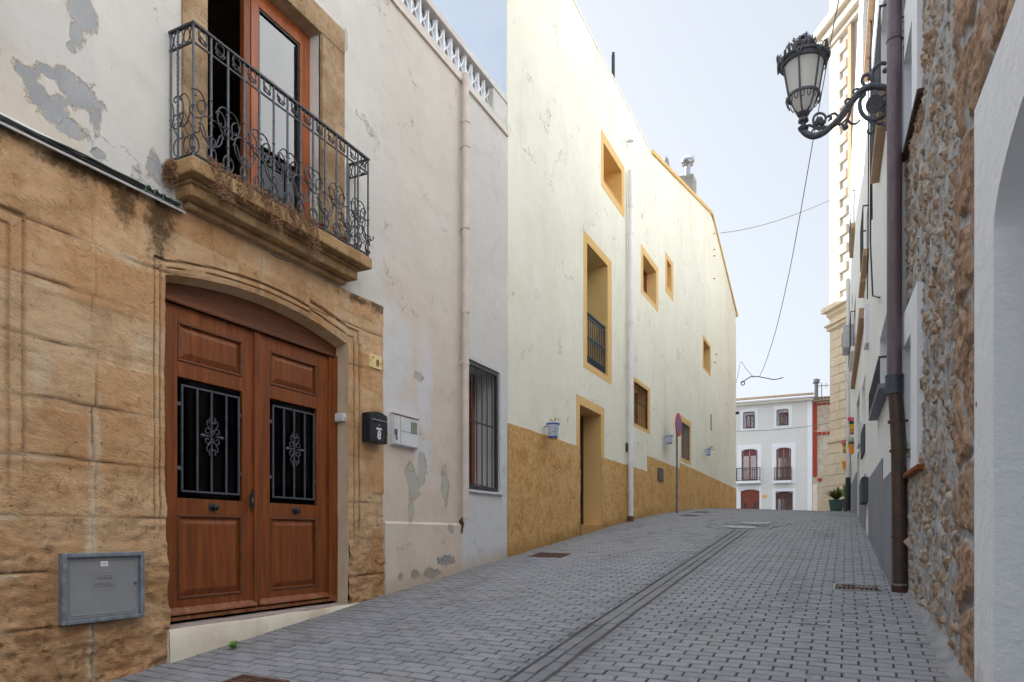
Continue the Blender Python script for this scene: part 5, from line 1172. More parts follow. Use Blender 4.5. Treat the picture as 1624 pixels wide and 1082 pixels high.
m = MB(); m.lathe([(rd, -.012), (rd, .012)], c, nv, 40); di = m.build('disc', MT['signred'], e)
m = MB(); m.lathe([(0, .0135), (rd * .74, .0135)], c, nv, 40, closed=False); m.build('blue_field', MT['signblue'], di)
tv = Vector((0, 0, 1)).cross(nv).normalized(); m = MB(); q = R(45 + 90); dx = (tv * math.cos(q) + Vector((0, 0, 1)) * math.sin(q)); dy = nv.cross(dx); cc = c + nv * .0145; m.add([cc + dx * rd * .76 + dy * rd * .10, cc + dx * rd * .76 - dy * rd * .10, cc - dx * rd * .76 - dy * rd * .10, cc - dx * rd * .76 + dy * rd * .10], [(0, 1, 2, 3)]); m.build('red_slash', MT['signred'], di)
m = MB(); m.lathe([(rd * .99, -.0125), (0, -.0125)], c, nv, 40, closed=False); m.build('back_plate', MT['signback'], di)

# ================================================================== FAR HOUSES closing the plaza
def fx(u): return FAR.hs(u)
def fz(v, u=1230): return FAR.hz(u, v)
FH = thing('townhouse', 'pale grey three storey house with white window surrounds facing down the street', 'house', (-5, 55, 1.4))
X0, X1 = -13.5, fx(1288); ZE = FAR.hz(1167, 640)
def fr_(u0, u1, v0, v1): uc = (u0 + u1) / 2; return (fx(u0), fx(u1), fz(v1, uc), fz(v0, uc))
FW = [dict(o=fr_(1174.6, 1201.7, 648.8, 683), i=fr_(1178.6, 1197, 653, 679.5), k='win'), dict(o=fr_(1227.5, 1256, 644, 679), i=fr_(1231.5, 1250.5, 649, 675), k='win'),
      dict(o=fr_(1169, 1207.8, 705.7, 768), i=fr_(1175.9, 1201.3, 712.4, 762.7), k='bal'), dict(o=fr_(1224, 1261.7, 703, 767), i=fr_(1231, 1254.6, 710, 761.7), k='bal'),
      dict(o=fr_(1168, 1208, 771, 830), i=fr_(1174.6, 1204.3, 776.5, 824), k='door'), dict(o=fr_(1224.7, 1261.7, 774.9, 832), i=fr_(1230.8, 1256.6, 780, 822), k='gwin')]
m = MB(FAR); sheet(m, X0, X1, .8, ZE, [w['i'] for w in FW]); shell(m, X0, X1, .8, ZE, 8)
for w in FW: reveal(m, *w['i'], .25)
m.build('wall', MT['fargrey'], FH, recalc=False)
m = MB(FAR); m.box(X1 - (fx(1288) - fx(1280.4)), X1, 0, .05, .8, ZE - .05); m.build('corner_strip', MT['trim'], FH)
m = MB(FAR); m.box(X0, X1 + .1, -.1, .28, ZE - .22, ZE); m.build('cornice', MT['cream'], FH)
m = MB(FAR); m.tube([(X0, .36, ZE + .02), (X1 + .2, .36, ZE + .02)], .10, 8); m.build('gutter', MT['trim'], FH)
m = MB(FAR); m.quad((X0, .30, ZE + .05), (X1 + .15, .30, ZE + .05), (X1 + .15, -5, ZE + 1.15), (X0, -5, ZE + 1.15)); m.quad((X1 + .15, .30, ZE + .05), (X1 + .15, -5, ZE + 1.15), (X1 + .15, -5, ZE)); 
k = X0
while k < X1 + .1: m.tube([(k, .36, ZE + .10), (k, -5, ZE + 1.25)], .085, 6); k += .22
m.build('tiled_roof', MT['tiles'], FH)
for w in FW:
    l, r_, b, t = w['i']; L_, R2, B_, T_ = w['o']; k = w['k']
    m = MB(FAR); m.box(L_, l, 0, .03, B_, T_); m.box(r_, R2, 0, .03, B_, T_); m.box(l, r_, 0, .03, t, T_)
    if B_ < b - .02: m.box(l, r_, 0, .03, B_, b)
    m.build('window_surround', MT['trim'], FH)
    m = MB(FAR); c = (l + r_) / 2; ar = .13 if k != 'win' else .05
    for sg in (l, r_):     # arched head: two corner fillets
        pp = [(sg, -.01, t)] + [(l + (r_ - l) * q / 12, -.01, t - ar * (2 * q / 12 - 1) ** 2) for q in (range(0, 7) if sg == l else range(12, 5, -1))]
        m.prism(pp, (0, .02, 0))
    m.build('arched_head', MT['trim'], FH)
    if k == 'win':
        l2, r2, b2, t2 = l + (r_ - l) * .22, r_ - .02, b + .03, t - .22
        m = MB(FAR); m.box(l, r_, -.25, -.2, b, t); m.build('recess', MT['trim'], FH)
        pane_frame(FAR, FH, l2, r2, b2, t2, -.14, .09, MT['farwood'], 'casement'); m = MB(FAR); m.box(l2, r2, -.199, -.19, b2, t2); m.build('dark_interior', MT['dark'], FH)
        m = MB(FAR); band(m, l + .02, r_ - .02, b + .02, t - .06, .03, .05, .09)
        for q in range(6): s = l + (r_ - l) * (q + 1) / 7; m.tube([(s, .07, b), (s, .07, t - .05)], .012, 4)
        for q in (.15, .85): put_curl(m, CS, l + (r_ - l) * q, (b + t) / 2, .09, .5, 0, q < .5, .014, 4)
        m.build('window_grille', MT['dkiron'], FH)
    elif k == 'bal':
        pane_frame(FAR, FH, l, r_, b, t, -.18, .12, MT['orwood'], 'french_window'); m = MB(FAR); m.box(l, r_, -.26, -.25, b, t); m.build('interior', MT['darkroom'], FH)
        bh = .42 if L_ < -6 else .62
        m = MB(FAR); m.box(l, r_, -.14, -.10, t - bh * 1.15, t); bl = m.build('roller_blind', MT['blind'], FH)
        m = MB(FAR)
        for s in (l + .1, (l + r_) / 2, r_ - .1): m.tube([(s, -.09, t - bh * 1.2), (s, -.09, t)], .012, 4)
        m.build('blind_cords', MT['palechar'], bl)
        w0, w1 = (fx(1168.5), fx(1206.4)) if L_ < -6 else (fx(1228), fx(1255.6)); dp = .5 if L_ < -6 else .22
        m = MB(FAR); m.box(w0, w1, 0, dp + .05, b - .22, b - .04); m.build('balcony_slab', MT['trim'], FH)
        m = MB(FAR); m.box(w0, w1, dp - .02, dp + .02, b + .9, b + .95); m.box(w0, w1, dp - .02, dp + .02, b, b + .05); m.box(w0, w1, dp - .01, dp + .01, b + .18, b + .21)
        for s in (w0, w1 - .03): m.box(s, s + .03, 0, dp, b + .9, b + .95); m.box(s, s + .03, 0, dp, b, b + .05)
        n = int((w1 - w0) / .13)
        for q in range(n + 1): s = w0 + .02 + (w1 - w0 - .04) * q / n; m.tube([(s, dp, b - .04), (s, dp, b + .93)], .016, 4)
        for q in range(3): 
            for s in (w0 + .02, w1 - .02): m.tube([(s, dp * q / 3, b - .04), (s, dp * q / 3, b + .93)], .014, 4)
        m.build('balcony_railing', MT['dkiron'], FH)
    else:
        if k == 'door':
            m = MB(FAR); c = (l + r_) / 2; m.box(l, r_, -.25, -.18, b, t); 
            for a, b__ in ((l, c - .02), (c + .02, r_)):
                band(m, a + .05, b__ - .0, b + .1, t, (.12, .12, .12, .12), -.18, -.14)
                m.box(a + .18, b__ - .14, -.18, -.15, t - .75, t - .2)
            d_ = m.build('double_door', MT['farwood'], FH); m = MB(FAR)
            for a, b__ in ((l, c - .02), (c + .02, r_)): m.box(a + .22, b__ - .22, -.18, -.172, b + .6, t - 1.0)
            m.build('door_glass', MT['dkgrey'], d_)
        else:
            pane_frame(FAR, FH, l, r_, b, t, -.16, .14, MT['orwood'], 'casement'); m = MB(FAR); m.box(l, r_, -.26, -.25, b, t); m.build('interior', MT['dark'], FH)
            m = MB(FAR); m.box(l, r_, -.12, -.09, t - .5, t); m.build('roller_blind', MT['blind'], FH)
            m = MB(FAR)
            for q in range(8): s = l + (r_ - l) * (q + .5) / 8; m.tube([(s, .06, b), (s, .06, t)], .013, 4)
            band(m, l - .02, r_ + .02, b, t + .02, .03, .04, .08); m.build('window_grille', MT['dkiron'], FH)
sxo, szo = FAR.hit(1212.5, 787); m = MB(FAR); m.box(sxo - .16, sxo + .16, 0, .04, szo - .09, szo + .09); m.build('house_number', MT['yellowpot'], FH)
# stone house beside it
SH = thing('townhouse', 'rubble stone house with red painted trim squeezed between grey house and church tower', 'house', (1, 55, 1.4))
A0, A1 = X1 + .02, 6.0; ZS = FAR.hz(1300, 636)
m = MB(FAR); m.quad((A0, -.1, .8), (A1, -.1, .8), (A1, -.1, ZS), (A0, -.1, ZS)); m.build('wall', MT['farstone'], SH)
ra, rb = fx(1289.6), fx(1295.6); m = MB(FAR); m.box(ra, rb, -.1, -.02, FAR.hz(1292, 756), FAR.hz(1292, 684.5)); m.box(ra, rb, -.1, -.02, FAR.hz(1292, 682.5), ZS - .1); m.build('red_pilaster', MT['redtrim'], SH)
for v0, v1 in ((685, 689.5), (758.5, 763.5), (639.5, 642.5)):
    m = MB(FAR); za, zb_ = FAR.hz(1300, v1), FAR.hz(1300, v0); s = rb + .05 if v0 > 640 else ra
    while s < A1: m.box(s, s + .24, -.1, -.03, za, zb_); s += .30
    m.build('red_brick_band', MT['redtrim'], SH)
m = MB(FAR); m.box(A0, fx(1296), -.1, -.04, .8, FAR.hz(1290, 768)); m.build('corner_blocks', MT['towerlow'], SH)
m = MB(FAR); m.box(A0, A1, -.1, .25, ZS - .02, ZS + .08); m.build('eaves', MT['brick'], SH)
m = MB(FAR); m.quad((A0 + .1, .3, ZS + .09), (A1, .3, ZS + .09), (A1, -5, ZS + 1.1), (A0 + .1, -5, ZS + 1.1)); k = A0 + .2
while k < A1: m.tube([(k, .34, ZS + .14), (k, -5, ZS + 1.15)], .085, 6); k += .22
m.build('tiled_roof', MT['tiles'], SH)
px, pz = FAR.hit(1294, 601, -1.5); m = MB(FAR); m.tube([(px, -1.5, ZS), (px, -1.5, pz - .3)], .16, 10); m.tube([(px, -1.5, pz - .35), (px, -1.5, pz - .3), (px, -1.5, pz - .05), (px, -1.5, pz)], [.2, .26, .26, .1], 10); m.build('flue', MT['signback'], SH)
m = MB(FAR); qx, qz = FAR.hit(1303, 612, -1.5); m.tube([(qx, -1.5, ZS), (qx, -1.5, qz + .2)], .03, 5); m.tube([(qx - .5, -1.5, qz), (qx + .5, -1.5, qz)], .03, 5); m.tube([(qx - .3, -1.5, qz - .2), (qx - .3, -1.5, qz + .2)], .02, 4); m.tube([(qx + .3, -1.5, qz - .2), (qx + .3, -1.5, qz + .2)], .02, 4); m.build('aerial', MT['cablew'], SH)

# unseen block added beyond the yellow house to shade the plaza and tower foot
SHADE_BLK = thing('townhouse', 'unseen white block added beyond the yellow house to shade the tower foot', 'house', (-12, 36, 1.2))
m = MB(); m.box(-20, -5.7, 32.9, 40, .5, 12.4); m.build('wall', MT['white'], SHADE_BLK)
m = MB(); m.box(-20.2, -5.6, 32.8, 40.1, 12.4, 12.6); m.build('roof', MT['tiles'], SHADE_BLK)

# ================================================================== CHURCH TOWER
TW = thing('church_tower', 'pale stone church tower with zigzag quoins and moulded cornices at the head of the street', 'tower', tuple(TOW.P(2.5, -2.5, 1)))
W_ = 4.9; tz = lambda v, u=1318, d=0: TOW.hz(u, v, d)
ZP = tz(697); ZC1 = tz(520); ZC2 = tz(487); ZT = 34
m = MB(TOW)
def tbox(mb, e, z0, z1): mb.box(-e, W_ + e, -W_ - e, e, z0, z1)
tbox(m, -.10, ZP, ZT); m.build('core', MT['towrub'], TW)
# courses of ashlar
lo = MB(TOW); up = MB(TOW); z = ZP; k = 0; ch_ = (tz(520) - tz(690)) / 12.0; rng = random.Random(5)
sA, sB = TOW.hs(1331), TOW.hs(1340.5)
while z < ZT - .4:
    hh = ch_; low = z + hh / 2 < ZC2; mb = lo if low else up; gp_ = .012
    wq = sB if k % 2 == 0 else sA
    mb.box(0, wq, -W_, 0, z + gp_ * .5, z + hh - gp_ * .5)           # quoin stones run round the corner
    if low and z < ZC1: mb.box(wq + .02, W_, -.4, -.006, z + gp_, z + hh - gp_)
    z += hh; k += 1
m = lo.build('lower_quoins', MT['towerlow'], TW, bevel=.012); m = up.build('upper_quoins', MT['towerup'], TW, bevel=.015)
m = MB(TOW)
for z0, z1, e in ((ZC2 - .42, ZC2 - .22, .10), (ZC2 - .22, ZC2, .26), (ZC2 - .50, ZC2 - .42, .04), (ZC1 - .12, ZC1 + .05, .10), (ZC1 + .05, ZC1 + .13, .18), (ZC1 + .13, ZC2 - .5, .01)): tbox(m, e, z0, z1)
m.build('cornice', MT['towerlow'], TW, bevel=.02)
ZC3 = tz(47, 1312); m = MB(TOW)
for z0, z1, e in ((ZC3 - 1.0, ZC3 - .75, .10), (ZC3 - .75, ZC3 - .35, .30), (ZC3 - .35, ZC3, .50)): tbox(m, e, z0, z1)
m.build('upper_cornice', MT['towerup'], TW, bevel=.02)
# battered plinth with band
m = MB(TOW); z0 = .2; e0 = .42; e1 = .06; zt = ZP - .18; n = 8
for q in range(n):
    a = z0 + (zt - z0) * q / n; b = z0 + (zt - z0) * (q + 1) / n - .012; ea = e0 + (e1 - e0) * q / n; eb = e0 + (e1 - e0) * (q + 1) / n
    s = -1
    xs = [-ea] + [(-.0 + .55 * j + (.27 if q % 2 else 0)) for j in range(1, 9)] + [W_ + ea]
    for j in range(len(xs) - 1):
        l, r_ = xs[j] + .006, xs[j + 1] - .006; l2 = l if j else -eb
        m.add([(l, ea, a), (r_, ea, a), (r_, -.3, a), (l, -.3 if j else -W_, a), (l2, eb, b), (r_, eb, b), (r_, -.3, b), (l2, -.3 if j else -W_, b)], [(0, 1, 2, 3), (7, 6, 5, 4), (0, 4, 5, 1), (1, 5, 6, 2), (2, 6, 7, 3), (3, 7, 4, 0)])
m.build('battered_plinth', MT['towerlow'], TW, bevel=.01)
m = MB(TOW); tbox(m, -.0 + .10, zt, ZP); m.build('plinth_band', MT['towerlow'], TW, bevel=.02)
# orange brick strip on the right part of the face
m = MB(TOW); s0 = TOW.hs(1347); s1 = TOW.hs(1354); z = tz(310, 1350)
m.box(1.40, 1.62, -.1, .05, z, ZT); m.build('brick_strip', MT['brick'], TW)
m = MB(TOW); m.tube([(1.78, .06, 8), (1.78, .06, tz(260, 1350))], .06, 8); m.build('rain_pipe', MT['whitepipe'], TW)

# ================================================================== RIGHT SIDE: rubble stone house with arched entrance
RS = thing('stone_house', 'rubble stone house on the near right with white arched entrance and white framed windows', 'house', (.75, 5.5, -.9))
LWIN = dict(o=(6.84, 7.97, .60, 2.16), i=(7.28, 7.86, .62, 1.84)); UWIN = dict(o=(6.84, 7.97, 3.78, 5.12), i=(7.20, 7.84, 3.80, 4.64))
def rubble_fields(s, z):
    ws = s + fbm(s, z, 3.0, 201, 3) * .10; wz = z + fbm(s, z, 3.0, 202, 3) * .10
    def cells(cs, cz, seed, jit=.85):
        gx = ws / cs; gz = wz / cz; ix = np.floor(gx); iz = np.floor(gz); F1 = np.full(s.shape, 9.); F2 = np.full(s.shape, 9.); rid = np.zeros(s.shape); cx = np.zeros(s.shape); cz_ = np.zeros(s.shape)
        for a in (-1, 0, 1):
            for b in (-1, 0, 1):
                jx = ix + a + .5 + (_h(ix + a, iz + b, seed) - .5) * jit + .25 * ((iz + b) % 2); jz = iz + b + .5 + (_h(ix + a, iz + b, seed + 7) - .5) * jit
                dd = np.sqrt(((gx - jx)) ** 2 + ((gz - jz)) ** 2); upd = dd < F1
                F2 = np.where(upd, F1, np.minimum(F2, dd)); rid = np.where(upd, _h(ix + a, iz + b, seed + 13), rid); cx = np.where(upd, gx - jx, cx); cz_ = np.where(upd, gz - jz, cz_); F1 = np.where(upd, dd, F1)
        return F1, F2, rid, cx, cz_
    F1, F2, rid, cx, cz = cells(.092, .125, 301, 1.0)
    f1, f2, frid, fx_, fz_ = cells(.055, .06, 501, .9)
    e = F2 - F1; sz = _h(np.floor(rid * 9999), np.floor(rid * 777), 9)
    n_f = fbm(s, z, 14, 220, 4); n_c = fbm(s, z, 5, 230, 3)
    th = .11 + .38 * sz + .45 * n_c + .32 * n_f
    h = np.clip((e - th) / .16, 0, 1); tilt = (cx * (_h(np.floor(rid * 999), np.floor(rid * 55), 3) - .5) + cz * (rid - .5)) * .045
    st = (.008 + .018 * rid) * h ** .7 + tilt * h + n_f * .034 * h + fbm(s, z, 34, 260, 3) * .012 * h + ((frid - .5) * .016 - f1 * .010 + fx_ * (frid - .5) * .02) * h
    mort = n_c * .026 + n_f * .012
    # big rough quoins beside the arch panel
    B1, B2, brid, bx, bz = cells(.52, .50, 401, .5); be = B2 - B1; q = np.clip((5.28 + .08 * n_c - s) / .05, 0, 1)
    bh = np.clip((be - .10 - .05 * n_f) / .12, 0, 1); bst = .030 * bh + (n_f * .022 + fbm(s, z, 30, 250, 3) * .012) * bh
    H = np.where(q > .5, bst, st) + mort * (1 - np.where(q > .5, bh, h)); stone = np.where(q > .5, bh, h)
    return H, np.clip(stone * 1.8, 0, 1), np.where(q > .5, brid, rid), np.where(q > .5, 1., 0.)
m = MB(RST); A = dict(stone=[], rnd=[], big=[])
def rgrid(s0, s1, z0, z1, ds=.0135, dz=.0145, sk=()):
    ss = np.linspace(s0, s1, max(2, int((s1 - s0) / ds))); zz = np.linspace(z0, z1, max(2, int((z1 - z0) / dz))); Sg, Zg = np.meshgrid(ss, zz, indexing='ij'); H, stn, rid, bg_ = rubble_fields(Sg, Zg)
    m.grid([[(Sg[i, j], H[i, j], Zg[i, j]) for j in range(len(zz))] for i in range(len(ss))])
    for k, a in (('stone', stn), ('rnd', rid), ('big', bg_)): A[k] += list(a.ravel().astype(float))
rgrid(4.40, 6.87, -1.2, 5.7); rgrid(6.87, 8.05, -1.2, .62); rgrid(6.87, 8.05, 2.14, 3.80); rgrid(6.87, 8.05, 5.10, 5.7); rgrid(3.3, 4.40, 2.28, 5.7)
m.attr = {k: ('FLOAT', v) for k, v in A.items()}
m.build('rubble_wall', MT['rubble'], RS, smooth=True, recalc=False)
m = MB(RST); sheet(m, -6, 8.05, 5.69, 8.2, [(1.2, 2.1, 6.0, 7.4), (-2.2, -1.2, 6.0, 7.4)], 0); sheet(m, -6, 3.32, 2.30, 5.7, [(.6, 1.5, 3.3, 4.9), (-2.0, -1.0, 3.3, 4.9)], 0); shell(m, -6, 8.05, -2, 8.2, 5)
for h_ in ((1.2, 2.1, 6.0, 7.4), (-2.2, -1.2, 6.0, 7.4), (.6, 1.5, 3.3, 4.9), (-2.0, -1.0, 3.3, 4.9)): reveal(m, *h_, .3); m.quad((h_[0], -.3, h_[2]), (h_[1], -.3, h_[2]), (h_[1], -.3, h_[3]), (h_[0], -.3, h_[3]))
m.build('plastered_wall', MT['white'], RS, recalc=False)
# arched white panel
PT = 2.335; AE = RST.hs(1545, .045); AJ = RST.hs(1575.5, .045); AC, AW, AZ, AR = AJ - 1.30, 1.30, RST.hz(1575.5, 372, .045), .46
m = MB(RST); dd = .045; pts = [AC + AW * math.sin(math.pi / 2 * (q / 24)) for q in range(-24, 25)]
def arc_z(s): t = min(1, abs((s - AC) / AW)); return AZ + AR * math.sqrt(max(0, 1 - t * t))
m.grid([[(s, dd, arc_z(s)), (s, dd, PT)] for s in pts]); m.quad((AC + AW, dd, -1.6), (AE, dd, -1.6), (AE, dd, PT), (AC + AW, dd, PT)); m.quad((-6, dd, -2.2), (AC - AW, dd, -2.2), (AC - AW, dd, PT), (-6, dd, PT))
m.quad((AE, dd, -1.6), (AE, -.05, -1.6), (AE, -.05, PT), (AE, dd, PT)); m.quad((-6, dd, PT), (AE, dd, PT), (AE, -.05, PT), (-6, -.05, PT))
m.build('arch_panel', MT['white2'], RS, recalc=False)
m = MB(RST); m.grid([[(s, dd, arc_z(s)), (s, -.9, arc_z(s))] for s in pts]); m.quad((AC + AW, dd, -1.6), (AC + AW, -.9, -1.6), (AC + AW, -.9, AZ), (AC + AW, dd, AZ)); m.quad((AC - AW, dd, -1.6), (AC - AW, -.9, -1.6), (AC - AW, -.9, AZ), (AC - AW, dd, AZ)); m.quad((1.2, -.9, -1.6), (4.4, -.9, -1.6), (4.4, -.9, 2.3), (1.2, -.9, 2.3))
m.build('arch_reveal', MT['white2'], RS, recalc=False)
for w, nm in ((LWIN, 'lower'), (UWIN, 'upper')):
    L_, R2, B_, T_ = w['o']; l, r_, b, t = w['i']; m = MB(RST); d = .05
    for a in ((L_, l, B_, T_), (r_, R2, B_, T_), (l, r_, t, T_)): m.box(a[0], a[1], -.02, d, a[2], a[3])
    so_ = m.build('window_surround', MT['white2'], RS); m = MB(RST); reveal(m, l, r_, b, t, .45, True, -.021); m.build('window_reveal', MT['white'], so_, recalc=False)
    pane_frame(RST, RS, l, r_, b, t, -.32, .06, MT['trim'], 'casement')
    m = MB(RST)
    for q in range(5): a = L_ - .06 + q * .24; m.box(a, a + .232, -.05, .060, B_ - .05 + .004 * (q % 2), B_ + .0)
    m.build('sill', MT['terracotta'] if nm == 'lower' else MT['oldtile'], RS, bevel=.012)
e = thing('balcony_plant', 'thin dry grass blades poking out of the near right window', 'plant', tuple(RST.P(7.7, .0, .62)))
m = MB(RST); rr = random.Random(2)
for k in range(9): a = 7.55 + rr.uniform(0, .25); L = rr.uniform(.15, .35); m.tube([(a, -.05, .63), (a + .02, .02, .63 + L * .7), (a + .05 * rr.random(), .10 + .1 * rr.random(), .63 + L)], [.004, .003, .001], 4)
m.build('blades', MT['dkleaf'], e)

# ---- white row
def white_house(label, s0, s1, ztop, opens, base, near_end, lab_loc):
    H = thing('townhouse', label, 'house', tuple(RG.P(lab_loc, 0, g0(lab_loc)))); m = MB(RG); sheet(m, s0, s1, -1.5, ztop, [o[:4] for o in opens])
    for o in opens: reveal(m, *o[:4], .22)
    shell(m, s0, s1, -1.5, ztop, 3.0 if s1 > 26 else 5, end0=near_end); m.build('wall', MT['white'], H, recalc=False)
    for o in opens:
        l, r_, b, t, k = o
        if k == 'glass': pane_frame(RG, H, l, r_, b, t, -.14, .05, MT['trim'], 'casement'); m = MB(RG); m.box(l, r_, -.30, -.22, b, t); m.build('blind', MT['bluecurtain'], H)
        else: m = MB(RG); m.box(l, r_, -.22, -.16, b, t); m.build('shutter', MT[k], H)
    m = MB(RG)
    for a, b, z in base:
        za = lambda s: g0(s) - .5
        m.box(a, b, -.01, .012, za(a), z)
    m.build('painted_base', MT['grey'], H); return H
opA = [(8.55, 10.1, 1.62, 2.50, 'bluecurtain'), (8.6, 10.0, 4.75, 6.4, 'glass'), (10.6, 12.6, 7.7, 9.5, 'glass'), (13.1, 14.0, 4.82, 5.7, 'glass')]
HA = white_house('white townhouse with grey base and low barred window directly behind the brown downpipe', 8.0, 14.3, 12.5, opA, [(7.99, 9.45, .645), (9.452, 13.0, .92)], True, 9)
opB = [(14.5, 16.1, 2.12, 3.02, 'white'), (17.6, 19.6, 2.35, 3.28, 'dkgrey'), (17.7, 19.4, .2, 1.95, 'dkgrey'), (21.2, 22.8, 8.45, 9.9, 'glass'), (20.6, 22.8, 5.0, 6.4, 'dkgrey'), (24.2, 25.2, .45, 2.3, 'dkgrey'), (23.4, 24.6, 6.1, 7.4, 'glass')]
HB = white_house('long white townhouse row at the upper right with flower pots and dark grey base', 14.32, 28.2, 12.2, opB, [(14.33, 17.58, 1.12), (19.42, 24.18, 1.58), (25.22, 28.2, 1.7)], False, 20)
def ledge(H, s0, s1, z, h, d, mat, name='balcony_slab'):
    m = MB(RG); m.box(s0, s1, -.01, d, z, z + h); return m.build(name, mat, H, bevel=.006)
def guard(H, s0, s1, z, h, d, n):
    m = MB(RG); m.box(s0, s1, d - .012, d + .008, z + h - .02, z + h); m.box(s0, s1, d - .010, d + .006, z + .02, z + .035)
    for s in (s0, s1 - .02): m.box(s, s + .02, 0, d - .012, z + h - .02, z + h)
    for q in range(n + 1): s = s0 + .01 + (s1 - s0 - .02) * q / n; m.tube([(s, d, z), (s, d, z + h)], .009, 5)
    return m.build('railing', MT['dkiron'], H)
ledge(HA, 8.3, 10.6, 1.545, .055, .11, MT['grey']); guard(HA, 8.35, 10.55, 1.60, .30, .10, 16)
ledge(HA, 8.35, 10.3, 4.62, .10, .10, MT['brick']); guard(HA, 8.4, 10.25, 4.72, .95, .09, 14)
ledge(HA, 13.0, 14.2, 4.66, .12, .09, MT['brick']); guard(HA, 13.05, 14.15, 4.78, .75, .09, 9)
ledge(HA, 10.4, 13.0, 7.55, .12, .09, MT['brick']); guard(HA, 10.45, 12.95, 7.67, .9, .09, 18)
ledge(HB, 14.34, 15.3, 4.66, .12, .09, MT['brick'])
ledge(HB, 20.9, 23.2, 8.30, .14, .10, MT['brick']); guard(HB, 20.95, 23.15, 8.44, .9, .10, 14)
ledge(HB, 14.6, 21.6, 4.06, .20, .10, MT['brick'], 'moulding'); ledge(HB, 20.4, 23.0, 4.85, .12, .12, MT['trim']); guard(HB, 20.45, 22.95, 4.97, .95, .12, 14)
m = MB(RG); m.box(13.0, 13.5, .0, .06, 3.2, 3.85); m.build('wall_duct', MT['trim'], HA)
m = MB(RG); m.tube([(12.9, .03, 3.9), (12.6, .03, 5.0), (12.3, .03, 8), (12.2, .03, 11)], .009, 5); m.tube([(11.6, .03, 9), (11.2, .06, 4.2), (10.8, .05, 3.3), (9.6, .03, 2.9)], .012, 5); m.tube([(11.4, .03, 4.6), (10.2, .09, 5.0), (9.2, .03, 5.1)], .010, 5); m.build('wall_cables', MT['cable'], HA)
m = MB(RG); m.box(13.2, 14.28, .0, .10, .55, .98); m.build('meter_cupboard', MT['dkgrey'], HA)
m = MB(RG); m.box(16.2, 17.2, .0, .07, 1.9, 2.35); m.build('meter_cupboard', MT['meter'], HB)
m = MB(RG); m.box(14.5, 16.0, .0, .03, 1.55, 2.06); m.build('dark_cupboard', MT['dkgrey'], HB)
m = MB(RG); m.box(21.6, 22.6, .02, .30, 5.25, 5.9); ac = m.build('air_conditioner', MT['meter'], HB, bevel=.02)
m = MB(); c = RG.P(22.1, .30, 5.58); m.lathe([(.22, 0), (.22, .015), (.05, .02), (0, .02)], c, (-1, 0, 0), 18); m.build('fan_guard', MT['irongrey'], ac)
m = MB(); m.tube([RG.P(25.6, .09, 1.9), RG.P(25.6, .09, 8.5)], .06, 8); dpw = m.build('downpipe', MT['whitepipe'], HB, smooth=True)
m = MB(); m.tube([RG.P(25.6, .09, .80), RG.P(25.6, .09, 1.9)], .075, 8); m.build('downpipe_foot', MT['dkiron'], dpw, smooth=True)
m = MB(RG); m.box(26.0, 28.2, .013, .03, .6, 3.1); m.build('grey_corner', MT['concrete'], HB)
# the brown downpipe
s = 7.85; m = MB(); X = lambda x, y, z: Vector((x, y, z)); zb = 1.58
def seg(mb, a, b, r0, r1=None, n=18): mb.tube([a, b], [r0, r1 or r0], n)
seg(m, X(.425, s, zb - .05), X(.425, s, 7.0), .068); top_o = m.build('downpipe', MT['brownpipe'], HA, smooth=True)
m = MB(); a = X(.425, s, zb); b = X(.462, s, .9); c = X(.475, s, ground(.475, s) + .02)
m.tube([a + X(0, 0, .10), a, b, c], [.066, .066, .070, .066], 18); m.build('lower_pipe', MT['brownpipe'], top_o, smooth=True)
m = MB(); m.tube([a + X(0, 0, -.19), a + X(0, 0, -.185), a + X(0, 0, -.02), a + X(0, 0, 0), a + X(0, 0, .01)], [.07, .082, .082, .086, .07], 18); m.build('socket', MT['irongrey'], top_o, smooth=True)
for z, k in ((1.12, .43), (.83, .47), (-.02, .47)): 
    cc = X(.4405 if z > 1 else .455 if z > .5 else .468, s, z); m = MB(); m.tube([cc + X(0, 0, -.012), cc + X(0, 0, .012)], .076, 18); m.tube([cc, cc + X(.10, -.04, .0)], .012, 6); m.build('clamp', MT['rust'], top_o)
cc = X(.475, s, ground(.475, s) + .06); m = MB(); m.tube([cc + X(0, 0, -.07), cc + X(0, 0, .0)], .078, 18); m.build('pipe_foot', MT['rust'], top_o); m = MB(); m.tube([cc + X(0, 0, .0), cc + X(0, 0, .02)], .084, 18); m.build('foot_collar', MT['steel'], top_o)
cc = X(.425, s, 4.9); m = MB(); m.tube([cc + X(0, -.0, -.005), cc + X(0, 0, .005)], .074, 18); m.tube([cc, cc + X(.14, -.05, -.02)], .012, 5)
for q in range(14): rr_ = random.Random(q); p = cc + X(.06 + rr_.uniform(0, .08), -.06, rr_.uniform(-.16, .18)); m.tube([p, p + X(rr_.uniform(-.02, .02), -.01, rr_.uniform(-.02, .02))], .007, 4)
m.build('wire_tie', MT['dkiron'], top_o)

